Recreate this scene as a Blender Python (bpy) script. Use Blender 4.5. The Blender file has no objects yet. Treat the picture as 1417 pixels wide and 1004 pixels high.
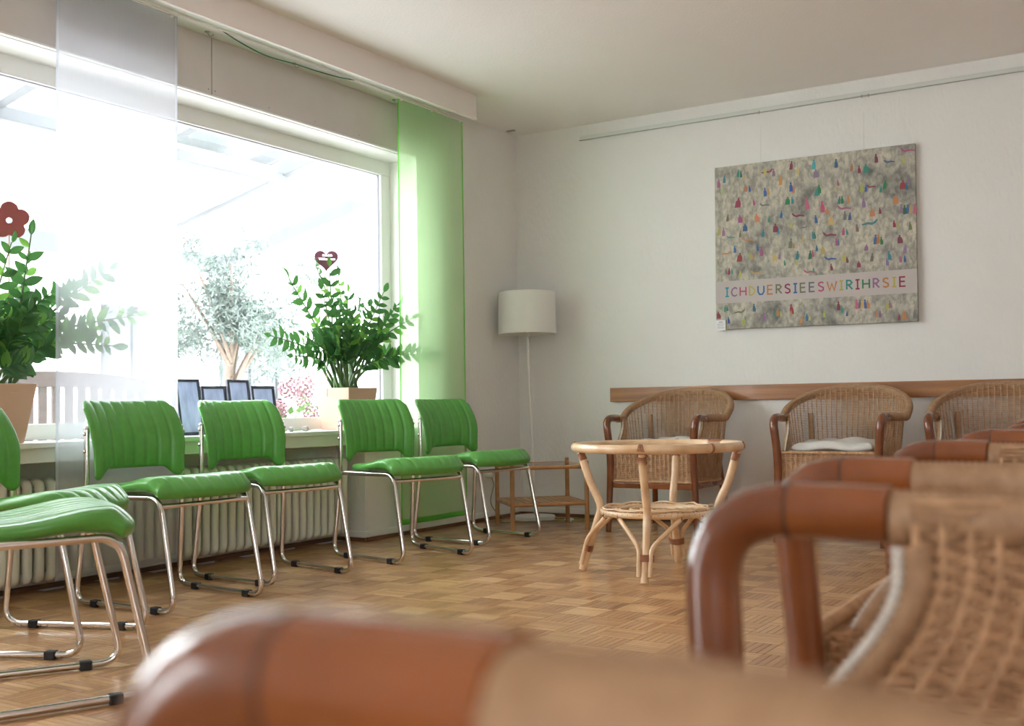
import bpy, bmesh, math, random
from mathutils import Vector, Matrix, Euler
random.seed(7)
R_ = math.radians
PI = math.pi
col = bpy.context.scene.collection
sc = bpy.context.scene

# ------------------------------------------------------------------ camera, sky, exposure
cam_d = bpy.data.cameras.new('camera')
cam = bpy.data.objects.new('camera', cam_d)
col.objects.link(cam)
CAM = Vector((3.853, -6.267, 0.72))
def cam_axes(yaw, pitch, roll):
    cy, sy, cp, sp, cr, sr = math.cos(yaw), math.sin(yaw), math.cos(pitch), math.sin(pitch), math.cos(roll), math.sin(roll)
    f = Vector((sy*cp, cy*cp, sp)); r = Vector((cy, -sy, 0)); u = r.cross(f)
    return cr*r + sr*u, -sr*r + cr*u, -f
ax = cam_axes(-0.55736, 0.03808, -0.014325)
m = Matrix((ax[0], ax[1], ax[2])).transposed().to_4x4()
m.translation = CAM
cam.matrix_world = m
cam_d.sensor_width = 36.0
cam_d.lens = 1536.2/1417*36
cam_d.clip_start = 0.02
cam_d.dof.use_dof = True
cam_d.dof.focus_distance = 4.9
cam_d.dof.aperture_fstop = 5.2
sc.camera = cam

w = bpy.data.worlds.new('overcast_sky'); sc.world = w; w.use_nodes = True
bg = w.node_tree.nodes['Background']
bg.inputs['Color'].default_value = (0.94, 0.97, 1.0, 1)
bg.inputs['Strength'].default_value = 13.2
sc.view_settings.view_transform = 'Standard'
sc.view_settings.look = 'None'
sc.view_settings.gamma = 1.0
sc.view_settings.exposure = 0.0
try: sc.view_settings.use_curve_mapping = False
except Exception: pass
sc.cycles.max_bounces = 10
sc.cycles.diffuse_bounces = 6
sc.cycles.transparent_max_bounces = 24
sc.cycles.caustics_reflective = False
sc.cycles.caustics_refractive = False
sc.cycles.sample_clamp_indirect = 6.0

def portal(name, loc, rot, sx, sy):
    l = bpy.data.lights.new(name, 'AREA'); l.shape = 'RECTANGLE'; l.size = sx; l.size_y = sy
    l.cycles.is_portal = True
    o = bpy.data.objects.new(name, l); o.location = loc; o.rotation_euler = rot; col.objects.link(o)
portal('window_portal', (-0.45, -3.3, 1.3), (0, R_(-90), 0), 1.9, 4.9)     # garden window, opens towards +x
portal('rear_fill_portal', (5.4, -8.95, 1.55), (R_(90), 0, 0), 1.6, 1.5)  # unseen rear opening, added to let in fill light
portal('added_door_portal', (-0.45, -8.0, 1.15), (0, R_(-90), 0), 2.3, 1.0)      # unseen glazed door, added for highlights on the chair arms

# ------------------------------------------------------------------ materials
M = {}
def mat(name, color, rough=0.5, metal=0.0, var=0.0, vscale=8.0, stretch=(1,1,1), bump=0.0, bscale=40.0, bstretch=None, coat=0.0, c2=None, spec=0.5, trans=None, detail=4.0):
    m = bpy.data.materials.new(name); m.use_nodes = True
    nt = m.node_tree; N = nt.nodes; L = nt.links
    p = N['Principled BSDF']
    p.inputs['Roughness'].default_value = rough
    p.inputs['Metallic'].default_value = metal
    p.inputs['Coat Weight'].default_value = coat
    p.inputs['Coat Roughness'].default_value = 0.08
    p.inputs['Specular IOR Level'].default_value = spec
    p.inputs['Base Color'].default_value = (*color, 1)
    tc = N.new('ShaderNodeTexCoord')
    def noise(scale, st, det=4.0):
        mp = N.new('ShaderNodeMapping'); mp.inputs['Scale'].default_value = st
        L.new(tc.outputs['Object'], mp.inputs['Vector'])
        n = N.new('ShaderNodeTexNoise'); n.inputs['Scale'].default_value = scale; n.inputs['Detail'].default_value = det
        L.new(mp.outputs['Vector'], n.inputs['Vector']); return n
    if var > 0 or c2:
        n = noise(vscale, stretch, detail)
        r = N.new('ShaderNodeValToRGB')
        a = c2 if c2 else tuple(max(0, c*(1-var)) for c in color)
        r.color_ramp.elements[0].position = 0.32; r.color_ramp.elements[0].color = (*a, 1)
        r.color_ramp.elements[1].position = 0.68; r.color_ramp.elements[1].color = (*color, 1)
        L.new(n.outputs['Fac'], r.inputs['Fac']); L.new(r.outputs['Color'], p.inputs['Base Color'])
    if bump > 0:
        n = noise(bscale, bstretch or stretch, 3.0)
        b = N.new('ShaderNodeBump'); b.inputs['Strength'].default_value = bump; b.inputs['Distance'].default_value = 0.01
        L.new(n.outputs['Fac'], b.inputs['Height']); L.new(b.outputs['Normal'], p.inputs['Normal'])
    M[name] = m
    return m
def sheer(name, color, clear, dens):
    """thin woven voile: part open, part diffusing"""
    m = bpy.data.materials.new(name); m.use_nodes = True
    nt = m.node_tree; N = nt.nodes; L = nt.links
    for n in list(N): N.remove(n)
    out = N.new('ShaderNodeOutputMaterial'); mx = N.new('ShaderNodeMixShader'); tr = N.new('ShaderNodeBsdfTransparent')
    tl = N.new('ShaderNodeBsdfTranslucent'); df = N.new('ShaderNodeBsdfDiffuse'); m2 = N.new('ShaderNodeMixShader')
    tr.inputs['Color'].default_value = (*clear, 1)
    tl.inputs['Color'].default_value = (*color, 1); df.inputs['Color'].default_value = (*color, 1)
    m2.inputs['Fac'].default_value = 0.45
    L.new(tl.outputs[0], m2.inputs[1]); L.new(df.outputs[0], m2.inputs[2])
    tc = N.new('ShaderNodeTexCoord'); mp = N.new('ShaderNodeMapping'); mp.inputs['Scale'].default_value = (1, 260, 6)
    nz = N.new('ShaderNodeTexNoise'); nz.inputs['Scale'].default_value = 1.0
    L.new(tc.outputs['Object'], mp.inputs['Vector']); L.new(mp.outputs['Vector'], nz.inputs['Vector'])
    ma = N.new('ShaderNodeMath'); ma.operation = 'MULTIPLY_ADD'; ma.inputs[1].default_value = 0.05; ma.inputs[2].default_value = dens-0.025
    L.new(nz.outputs['Fac'], ma.inputs[0]); L.new(ma.outputs[0], mx.inputs['Fac'])
    L.new(tr.outputs[0], mx.inputs[1]); L.new(m2.outputs[0], mx.inputs[2]); L.new(mx.outputs[0], out.inputs['Surface'])
    M[name] = m; return m
def glass(name, tint=(1, 1, 1)):
    m = bpy.data.materials.new(name); m.use_nodes = True
    nt = m.node_tree; N = nt.nodes; L = nt.links
    for n in list(N): N.remove(n)
    out = N.new('ShaderNodeOutputMaterial'); mx = N.new('ShaderNodeMixShader'); tr = N.new('ShaderNodeBsdfTransparent'); gl = N.new('ShaderNodeBsdfGlossy')
    lw = N.new('ShaderNodeLayerWeight'); lw.inputs['Blend'].default_value = 0.5
    pw = N.new('ShaderNodeMath'); pw.operation = 'POWER'; pw.inputs[1].default_value = 5.0; L.new(lw.outputs['Facing'], pw.inputs[0])
    fr = N.new('ShaderNodeMath'); fr.operation = 'MULTIPLY_ADD'; fr.inputs[1].default_value = 0.9; fr.inputs[2].default_value = 0.03; L.new(pw.outputs[0], fr.inputs[0])
    tr.inputs['Color'].default_value = (*tint, 1); gl.inputs['Roughness'].default_value = 0.02
    L.new(fr.outputs[0], mx.inputs['Fac']); L.new(tr.outputs[0], mx.inputs[1]); L.new(gl.outputs[0], mx.inputs[2]); L.new(mx.outputs[0], out.inputs['Surface'])
    M[name] = m; return m

mat('wallpaper', (0.785, 0.79, 0.77), 0.85, var=0.03, vscale=3, bump=0.35, bscale=60, bstretch=(1, 1, 0.35))
mat('wallpaper_left', (0.81, 0.80, 0.775), 0.85, var=0.03, vscale=3, bump=0.35, bscale=60, bstretch=(1, 1, 0.35))
mat('ceiling_paint', (0.91, 0.885, 0.885), 0.9, var=0.02, vscale=2, bump=0.15, bscale=90)
mat('panel_paint', (0.66, 0.615, 0.60), 0.6, var=0.05, vscale=5, bump=0.05, bscale=120)
mat('pelmet_paint', (0.82, 0.765, 0.74), 0.6, var=0.03, vscale=4)
mat('soffit_paint', (0.76, 0.84, 0.78), 0.6, var=0.04, vscale=5)
mat('white_paint', (0.84, 0.84, 0.82), 0.45, var=0.02, vscale=6)
mat('sill_paint', (0.80, 0.82, 0.80), 0.35, var=0.05, vscale=9)
mat('window_white', (0.82, 0.83, 0.81), 0.35)
mat('gasket', (0.25, 0.25, 0.30), 0.5)
mat('radiator_enamel', (0.74, 0.75, 0.68), 0.4, var=0.03, vscale=6)
mat('skirting_wood', (0.20, 0.10, 0.05), 0.4, var=0.35, vscale=10, stretch=(1, 1, 8))
mat('board_wood', (0.43, 0.19, 0.062), 0.42, c2=(0.25, 0.10, 0.034), vscale=5, stretch=(0.6, 6, 9), detail=8, bump=0.04, bscale=60, bstretch=(0.4, 8, 8), coat=0.2)
mat('stained_wood', (0.27, 0.084, 0.022), 0.22, c2=(0.165, 0.046, 0.012), vscale=9, stretch=(1, 1, 1), detail=6, coat=0.6)
mat('stained_wood_bend', (0.215, 0.062, 0.017), 0.22, c2=(0.125, 0.034, 0.010), vscale=9, stretch=(1, 1, 1), detail=6, coat=0.6)
mat('cane', (0.60, 0.37, 0.205), 0.55, c2=(0.42, 0.245, 0.13), vscale=45, stretch=(1, 1, 1), detail=3)
mat('cane_wrap', (0.42, 0.26, 0.145), 0.5, c2=(0.31, 0.18, 0.095), vscale=60, stretch=(1, 1, 1), detail=3)
mat('cord_pale', (0.68, 0.66, 0.60), 0.6, var=0.15, vscale=80)
mat('linen', (0.72, 0.70, 0.66), 0.9, var=0.06, vscale=20, bump=0.3, bscale=140)
mat('rattan', (0.80, 0.60, 0.39), 0.32, c2=(0.62, 0.40, 0.22), vscale=14, stretch=(1, 1, 1), detail=5, coat=0.25)
mat('rattan_dark', (0.36, 0.15, 0.07), 0.4, var=0.3, vscale=60)
mat('bamboo', (0.50, 0.26, 0.10), 0.38, c2=(0.36, 0.17, 0.062), vscale=14, detail=4, coat=0.15)
mat('green_leather', (0.10, 0.345, 0.065), 0.30, c2=(0.088, 0.31, 0.056), vscale=30, bump=0.10, bscale=55, spec=0.5)
mat('chrome', (0.72, 0.69, 0.67), 0.12, metal=1.0)
mat('rubber', (0.012, 0.012, 0.014), 0.6)
mat('lamp_white', (0.80, 0.80, 0.77), 0.4)
mat('shade_fabric', (0.78, 0.78, 0.75), 0.8, bump=0.1, bscale=200)
mat('leaf', (0.055, 0.20, 0.06), 0.25, c2=(0.035, 0.13, 0.045), vscale=12, spec=0.5)
mat('leaf_light', (0.16, 0.42, 0.06), 0.3, c2=(0.08, 0.28, 0.04), vscale=12)
mat('stem', (0.10, 0.19, 0.05), 0.4, c2=(0.05, 0.11, 0.04), vscale=30)
mat('pot_clay', (0.70, 0.47, 0.36), 0.7, var=0.06, vscale=8)
mat('soil', (0.05, 0.03, 0.02), 0.95, var=0.5, vscale=60, bump=0.6, bscale=60)
mat('red_wood', (0.30, 0.07, 0.06), 0.6, var=0.1, vscale=20)
mat('mauve_wood', (0.23, 0.08, 0.12), 0.6, var=0.1, vscale=20)
mat('frame_dark', (0.085, 0.095, 0.14), 0.4, var=0.2, vscale=20)
mat('photo_print', (0.92, 0.95, 1.0), 0.25, c2=(0.38, 0.42, 0.52), vscale=22, stretch=(1, 1, 0.35), detail=6)
mat('paper', (0.80, 0.81, 0.84), 0.6)
mat('ink', (0.25, 0.25, 0.28), 0.7)
mat('pebble', (0.60, 0.57, 0.54), 0.6, var=0.4, vscale=40)
mat('cable_green', (0.01, 0.13, 0.09), 0.5)
mat('cable_olive', (0.22, 0.24, 0.05), 0.5)
mat('metal_dull', (0.45, 0.45, 0.43), 0.35, metal=1.0)
mat('rail_metal', (0.62, 0.65, 0.61), 0.5)
mat('band_paint', (0.50, 0.46, 0.445), 0.75, var=0.05, vscale=12)
mat('nylon', (0.62, 0.62, 0.60), 0.4)
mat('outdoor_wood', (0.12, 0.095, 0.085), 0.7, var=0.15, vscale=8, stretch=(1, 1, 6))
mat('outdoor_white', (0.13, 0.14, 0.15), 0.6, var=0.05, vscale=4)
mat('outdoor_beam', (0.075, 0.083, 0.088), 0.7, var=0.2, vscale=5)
mat('terrace_stone', (0.78, 0.76, 0.74), 0.8, var=0.1, vscale=2)
mat('render_wall', (0.75, 0.75, 0.74), 0.9, var=0.04, vscale=2)
mat('olive_leaf', (0.20, 0.24, 0.22), 0.7, c2=(0.10, 0.135, 0.115), vscale=6)
mat('olive_bark', (0.26, 0.20, 0.16), 0.9, var=0.3, vscale=20)
mat('bush_leaf', (0.22, 0.40, 0.14), 0.6, c2=(0.12, 0.25, 0.08), vscale=8)
mat('petal', (0.25, 0.12, 0.15), 0.7, c2=(0.15, 0.07, 0.09), vscale=14)
sheer('voile_white', (0.60, 0.615, 0.67), (0.95, 0.96, 0.99), 0.50)
sheer('voile_white_hem', (0.55, 0.57, 0.61), (0.95, 0.97, 1.0), 0.72)
sheer('voile_green', (0.60, 0.86, 0.50), (0.80, 0.95, 0.74), 0.42)
sheer('voile_green_hem', (0.22, 0.65, 0.12), (0.42, 0.85, 0.32), 0.62)
glass('pane', (0.98, 0.99, 0.99))

def leafy(name, tcol, f=0.35):
    m = M[name]; nt = m.node_tree; N = nt.nodes; L = nt.links; p = N['Principled BSDF']; out = N['Material Output']
    t = N.new('ShaderNodeBsdfTranslucent'); t.inputs['Color'].default_value = (*tcol, 1); x = N.new('ShaderNodeMixShader'); x.inputs['Fac'].default_value = f
    L.new(p.outputs[0], x.inputs[1]); L.new(t.outputs[0], x.inputs[2]); L.new(x.outputs[0], out.inputs['Surface'])
leafy('photo_print', (0.75, 0.82, 1.0), 0.30); leafy('leaf', (0.06, 0.17, 0.04), 0.3); leafy('leaf_light', (0.16, 0.34, 0.06), 0.35)
def mat_parquet():
    m = bpy.data.materials.new('parquet'); m.use_nodes = True; nt = m.node_tree; N = nt.nodes; L = nt.links
    p = N['Principled BSDF']; p.inputs['Roughness'].default_value = 0.30; p.inputs['Coat Weight'].default_value = 0.45; p.inputs['Coat Roughness'].default_value = 0.12
    at = N.new('ShaderNodeAttribute'); at.attribute_name = 'tone'
    r = N.new('ShaderNodeValToRGB'); e = r.color_ramp.elements
    e[0].position = 0; e[0].color = (0.29, 0.125, 0.048, 1); e[1].position = 1; e[1].color = (0.80, 0.52, 0.26, 1)
    k = e.new(0.5); k.color = (0.52, 0.28, 0.122, 1)
    tc = N.new('ShaderNodeTexCoord'); n = N.new('ShaderNodeTexNoise'); n.inputs['Scale'].default_value = 55; n.inputs['Detail'].default_value = 5
    L.new(tc.outputs['Object'], n.inputs['Vector'])
    a = N.new('ShaderNodeMath'); a.operation = 'MULTIPLY_ADD'; a.inputs[1].default_value = 0.34; L.new(n.outputs['Fac'], a.inputs[0])
    s = N.new('ShaderNodeMath'); s.operation = 'SUBTRACT'; s.inputs[1].default_value = 0.17; L.new(at.outputs['Fac'], s.inputs[0]); L.new(s.outputs[0], a.inputs[2])
    L.new(a.outputs[0], r.inputs['Fac']); L.new(r.outputs['Color'], p.inputs['Base Color'])
    M['parquet'] = m
mat_parquet()
def mat_canvas():
    m = bpy.data.materials.new('painted_canvas'); m.use_nodes = True; nt = m.node_tree; N = nt.nodes; L = nt.links
    p = N['Principled BSDF']; p.inputs['Roughness'].default_value = 0.75
    tc = N.new('ShaderNodeTexCoord')
    def nz(s, st=(1, 1, 1), d=6, dist=0.0):
        mp = N.new('ShaderNodeMapping'); mp.inputs['Scale'].default_value = st
        n = N.new('ShaderNodeTexNoise'); n.inputs['Scale'].default_value = s; n.inputs['Detail'].default_value = d; n.inputs['Distortion'].default_value = dist
        L.new(tc.outputs['Object'], mp.inputs['Vector']); L.new(mp.outputs['Vector'], n.inputs['Vector']); return n
    a = nz(5.0, d=8, dist=0.6); b = nz(48, (1, 1, 0.6), 4, 0.5)
    r1 = N.new('ShaderNodeValToRGB'); e = r1.color_ramp.elements
    e[0].position = 0.30; e[0].color = (0.17, 0.175, 0.17, 1); e[1].position = 0.60; e[1].color = (0.48, 0.46, 0.40, 1)
    k = e.new(0.45); k.color = (0.385, 0.375, 0.34, 1)
    L.new(a.outputs['Fac'], r1.inputs['Fac'])
    r2 = N.new('ShaderNodeValToRGB'); e = r2.color_ramp.elements
    e[0].position = 0.35; e[0].color = (0.55, 0.55, 0.53, 1); e[1].position = 0.7; e[1].color = (1.35, 1.33, 1.22, 1)
    L.new(b.outputs['Fac'], r2.inputs['Fac'])
    mx = N.new('ShaderNodeMix'); mx.data_type = 'RGBA'; mx.blend_type = 'MULTIPLY'; mx.inputs['Factor'].default_value = 0.75
    L.new(r1.outputs['Color'], mx.inputs['A']); L.new(r2.outputs['Color'], mx.inputs['B']); L.new(mx.outputs['Result'], p.inputs['Base Color'])
    bp = N.new('ShaderNodeBump'); bp.inputs['Strength'].default_value = 0.4; bp.inputs['Distance'].default_value = 0.004
    L.new(b.outputs['Fac'], bp.inputs['Height']); L.new(bp.outputs['Normal'], p.inputs['Normal'])
    M['painted_canvas'] = m
mat_canvas()
def flat_attr(name, rough=0.7):
    m = bpy.data.materials.new(name); m.use_nodes = True; nt = m.node_tree
    at = nt.nodes.new('ShaderNodeAttribute'); at.attribute_name = 'paint'
    nt.nodes['Principled BSDF'].inputs['Roughness'].default_value = rough
    nt.links.new(at.outputs['Color'], nt.nodes['Principled BSDF'].inputs['Base Color']); M[name] = m
flat_attr('figure_paint')

# ------------------------------------------------------------------ mesh helpers
class MB:
    def __init__(s): s.v = []; s.f = []; s.tone = []; s.paint = []
    def add(s, v, f):
        o = len(s.v); s.v += [tuple(p) for p in v]; s.f += [tuple(i+o for i in q) for q in f]; return s
    def box(s, x0, x1, y0, y1, z0, z1, mtx=None):
        v = [Vector((x, y, z)) for z in (z0, z1) for y in (y0, y1) for x in (x0, x1)]
        if mtx: v = [mtx @ p for p in v]
        return s.add(v, [(0, 2, 3, 1), (4, 5, 7, 6), (0, 1, 5, 4), (2, 6, 7, 3), (0, 4, 6, 2), (1, 3, 7, 5)])
    def bar(s, a, b, wd, ht, up=(0, 0, 1)):
        a = Vector(a); b = Vector(b); d = (b-a).normalized(); u = Vector(up); r = d.cross(u).normalized(); u = r.cross(d)
        v = [p + r*wd/2*i + u*ht/2*j for p in (a, b) for (i, j) in ((-1, -1), (1, -1), (1, 1), (-1, 1))]
        return s.add(v, [(3, 2, 1, 0), (4, 5, 6, 7), (0, 1, 5, 4), (1, 2, 6, 5), (2, 3, 7, 6), (3, 0, 4, 7)])
    def tube(s, pts, r, n=10, closed=False, sq=1.0, caps=True):
        P = [Vector(p) for p in pts]; k = len(P)
        rr = r if callable(r) else (lambda i: r[i]) if isinstance(r, (list, tuple)) else (lambda i: r)
        T = []
        for i in range(k):
            a = P[(i-1) % k] if (closed or i > 0) else P[i]; b = P[(i+1) % k] if (closed or i < k-1) else P[i]
            d = b-a; T.append(d.normalized() if d.length > 1e-9 else (T[-1] if T else Vector((0, 0, 1))))
        u = T[0].orthogonal().normalized()
        vs = []
        for i in range(k):
            if i:
                q = T[i-1].rotation_difference(T[i]); u = q @ u
            u = (u - T[i]*u.dot(T[i])).normalized(); w_ = T[i].cross(u)
            for j in range(n):
                a = 2*PI*j/n; vs.append(P[i] + (u*math.cos(a) + w_*math.sin(a)*sq)*rr(i))
        fs = []
        for i in range(k if closed else k-1):
            for j in range(n):
                a = i*n+j; b = i*n+(j+1) % n; c = ((i+1) % k)*n+(j+1) % n; d = ((i+1) % k)*n+j
                fs.append((a, b, c, d))
        if caps and not closed:
            m0 = len(vs); vs += vs[:n]; vs += vs[(k-1)*n:k*n]
            fs.append(tuple(m0+j for j in range(n-1, -1, -1))); fs.append(tuple(m0+n+j for j in range(n)))
        return s.add(vs, fs)
    def lathe(s, prof, n=32, c=(0, 0, 0), cap=True):
        vs = [Vector((c[0]+r*math.cos(2*PI*j/n), c[1]+r*math.sin(2*PI*j/n), c[2]+z)) for r, z in prof for j in range(n)]
        fs = [(i*n+j, i*n+(j+1) % n, (i+1)*n+(j+1) % n, (i+1)*n+j) for i in range(len(prof)-1) for j in range(n)]
        if cap: fs += [tuple(range(n-1, -1, -1)), tuple((len(prof)-1)*n+j for j in range(n))]
        return s.add(vs, fs)
    def pad(s, na, nb, P, T, power=8):
        """cushion-like closed body on a mid surface P(a,b); T(a,b)=(up,down) thickness vectors"""
        def w_(i, n):
            t = -1+2*i/n; return math.sin(t*PI/2)**1 if True else t
        A = [w_(i, na) for i in range(na+1)]; B = [w_(i, nb) for i in range(nb+1)]
        top = {}; bot = {}; vs = []
        for i, a in enumerate(A):
            for j, b in enumerate(B):
                mm = max(abs(a), abs(b)); e = math.sqrt(max(0, 1-mm**power)); p = Vector(P(a, b)); tu, td = T(a, b)
                vs.append(p+Vector(tu)*e); top[i, j] = len(vs)-1
                if 0 < i < na and 0 < j < nb: vs.append(p-Vector(td)*e); bot[i, j] = len(vs)-1
                else: bot[i, j] = top[i, j]
        fs = []
        for i in range(na):
            for j in range(nb):
                fs.append((top[i, j], top[i+1, j], top[i+1, j+1], top[i, j+1]))
                fs.append((bot[i, j], bot[i, j+1], bot[i+1, j+1], bot[i+1, j]))
        return s.add(vs, fs)
    def prism(s, poly, z0, z1, mtx=None):
        n = len(poly); v = [Vector((x, y, z)) for z in (z0, z1) for x, y in poly]
        if mtx: v = [mtx @ p for p in v]
        return s.add(v, [tuple(range(n-1, -1, -1)), tuple(range(n, 2*n))] + [(i, (i+1) % n, n+(i+1) % n, n+i) for i in range(n)])
    def mesh(s, name, material, smooth=False):
        me = bpy.data.meshes.new(name); me.from_pydata(s.v, [], s.f)
        if smooth: me.polygons.foreach_set('use_smooth', [True]*len(me.polygons))
        if s.tone:
            a = me.attributes.new('tone', 'FLOAT', 'FACE'); a.data.foreach_set('value', s.tone)
        if s.paint:
            a = me.attributes.new('paint', 'FLOAT_COLOR', 'FACE'); a.data.foreach_set('color', [c for q in s.paint for c in q])
        me.materials.append(M[material] if isinstance(material, str) else material)
        me.update(); return me
    def build(s, name, material, parent=None, smooth=False, bevel=0.0, angle=None):
        o = bpy.data.objects.new(name, s.mesh(name, material, smooth)); col.objects.link(o)
        if parent: o.parent = parent
        if bevel:
            b = o.modifiers.new('bevel', 'BEVEL'); b.width = bevel; b.segments = 2; b.limit_method = 'ANGLE'; b.angle_limit = R_(40)
        if smooth and angle: 
            try: o.data.set_sharp_from_angle(angle=R_(angle))
            except Exception: pass
        return o
def inst(name, me, parent=None, mtx=None):
    o = bpy.data.objects.new(name, me); col.objects.link(o)
    if parent: o.parent = parent
    if mtx is not None: o.matrix_local = mtx
    return o
def empty(name, loc=(0, 0, 0), rz=0.0):
    o = bpy.data.objects.new(name, None); o.empty_display_size = 0.1; col.objects.link(o); o.location = loc; o.rotation_euler = (0, 0, rz); return o
def tag(o, label=None, cat=None, group=None, kind=None):
    if label: o['label'] = label
    if cat: o['category'] = cat
    if group: o['group'] = group
    if kind: o['kind'] = kind
    return o
def struct(o): o['kind'] = 'structure'; return o
KIDS = {}
def copy_tree(o, parent=None):
    c = o.copy(); col.objects.link(c)
    if parent is not None: c.parent = parent
    for ch in list(o.children): copy_tree(ch, c)
    return c
def spl(pts, k=8):
    P = [Vector(p) for p in pts]; out = []
    for i in range(len(P)-1):
        p0 = P[i-1] if i else P[0]*2-P[1]; p1, p2 = P[i], P[i+1]; p3 = P[i+2] if i+2 < len(P) else P[-1]*2-P[-2]
        for j in range(k):
            t = j/k; out.append(0.5*((2*p1)+(p2-p0)*t+(2*p0-5*p1+4*p2-p3)*t*t+(3*p1-p0-3*p2+p3)*t**3))
    out.append(P[-1]); return out
def fillet(pts, rad, k=7):
    """polyline with rounded corners; rad per inner corner"""
    P = [Vector(p) for p in pts]; out = [P[0]]
    for i in range(1, len(P)-1):
        r = rad[i-1] if isinstance(rad, (list, tuple)) else rad
        a = (P[i-1]-P[i]).normalized(); b = (P[i+1]-P[i]).normalized(); A = P[i]+a*r; B = P[i]+b*r
        for j in range(k+1):
            t = j/k; out.append((1-t)**2*A+2*t*(1-t)*P[i]+t*t*B)
    out.append(P[-1]); return out
def sm(x, a=0.0, b=1.0):
    t = min(1, max(0, (x-a)/(b-a))); return t*t*(3-2*t)

# ------------------------------------------------------------------ the room shell
CEIL = 2.514; XR = 6.3; YR = -8.7
WY0, WY1 = -5.6, -1.10          # garden window opening along the left wall
struct(MB().box(-0.36, XR, YR, 0.02, -0.12, -0.012).build('floor', 'skirting_wood'))
floor = bpy.data.objects['floor']
BL = 0.138; NS = 6; SW = BL/NS; GAP = 0.0005
rf = random.Random(11)
field = MB(); near = []
nx = int(XR/BL)+3; ny = int(-YR/BL)+1
def strip(mb, cx, cy, lx, ly, tone):
    x0, x1, y0, y1 = cx-lx/2+GAP, cx+lx/2-GAP, cy-ly/2+GAP, cy+ly/2-GAP; e = 0.0006
    v = [(x0, y0, -0.012), (x1, y0, -0.012), (x1, y1, -0.012), (x0, y1, -0.012), (x0+e, y0+e, 0), (x1-e, y0+e, 0), (x1-e, y1-e, 0), (x0+e, y1-e, 0)]
    mb.add(v, [(4, 5, 6, 7), (0, 1, 5, 4), (1, 2, 6, 5), (2, 3, 7, 6), (3, 0, 4, 7)]); mb.tone += [tone]*5
cells = []
for i in range(nx):
    for j in range(ny):
        x = (i-1.5)*BL; y = -(j+0.5)*BL; hor = (i+j) % 2 == 0
        base = 0.60+rf.uniform(-0.13, 0.2) if hor else 0.40+rf.uniform(-0.16, 0.16)
        for k in range(NS):
            t = min(1, max(0, base+rf.gauss(0, 0.10)))
            o = (k-(NS-1)/2)*SW
            if hor: cells.append((x, y+o, BL, SW, t))
            else: cells.append((x+o, y, SW, BL, t))
cells = [c for c in cells if c[0] < XR and c[1] > YR and (c[0] > 0 or (c[0] > -0.2 and -5.3 < c[1] < -1.6))]
cells.sort(key=lambda c: (c[0]-2.2)**2+(c[1]+3.35)**2)
for n_, c in enumerate(cells):
    if n_ < 300:
        mb = MB(); strip(mb, 0, 0, c[2], c[3], c[4]); o = mb.build('parquet_strip', 'parquet', floor); o.location = (c[0], c[1], 0)
    else: strip(field, *c)
tag(field.build('parquet_field', 'parquet', floor), kind='stuff')

struct(MB().box(-0.3, XR+0.2, YR-0.2, 0.2, CEIL, CEIL+0.15).build('ceiling', 'ceiling_paint'))
struct(MB().box(-0.5, XR+0.2, 0, 0.2, -0.1, CEIL+0.05).build('wall_back', 'wallpaper'))
struct(MB().box(XR, XR+0.2, YR-0.2, 0, -0.1, CEIL+0.05).build('wall_right', 'wallpaper'))
NI0, NI1 = -5.3, -1.6           # radiator niche
wl = MB()
wl.box(-0.36, 0, WY1, 0, -0.1, CEIL+0.05)                          # pier by the corner
wl.box(-0.36, 0, -7.6, WY0, -0.1, CEIL+0.05); wl.box(-0.36, 0, YR-0.2, -8.5, -0.1, CEIL+0.05); wl.box(-0.36, 0, -8.5, -7.6, 2.25, CEIL+0.05)  # leaves the opening for the added, unseen door
wl.box(-0.36, 0, NI1, WY1, -0.1, 0.585)                             # under the sill right of the niche
wl.box(-0.36, 0, WY0, NI0, -0.1, 0.585)
wl.box(-0.36, -0.20, NI0, NI1, -0.1, 0.585)                         # back of niche
wl.box(-0.36, -0.012, WY0, WY1, 2.166, CEIL+0.05)                   # lintel
struct(wl.build('wall_left', 'wallpaper_left'))
RW0, RW1, RZ0, RZ1 = 4.6, 6.2, 0.8, 2.3  # opening of the added fill window behind the camera
wr = MB()
wr.box(-0.36, RW0, YR-0.2, YR, -0.1, CEIL+0.05); wr.box(RW1, XR+0.2, YR-0.2, YR, -0.1, CEIL+0.05)
wr.box(RW0, RW1, YR-0.2, YR, -0.1, RZ0); wr.box(RW0, RW1, YR-0.2, YR, RZ1, CEIL+0.05)
struct(wr.build('wall_rear', 'wallpaper'))

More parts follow.
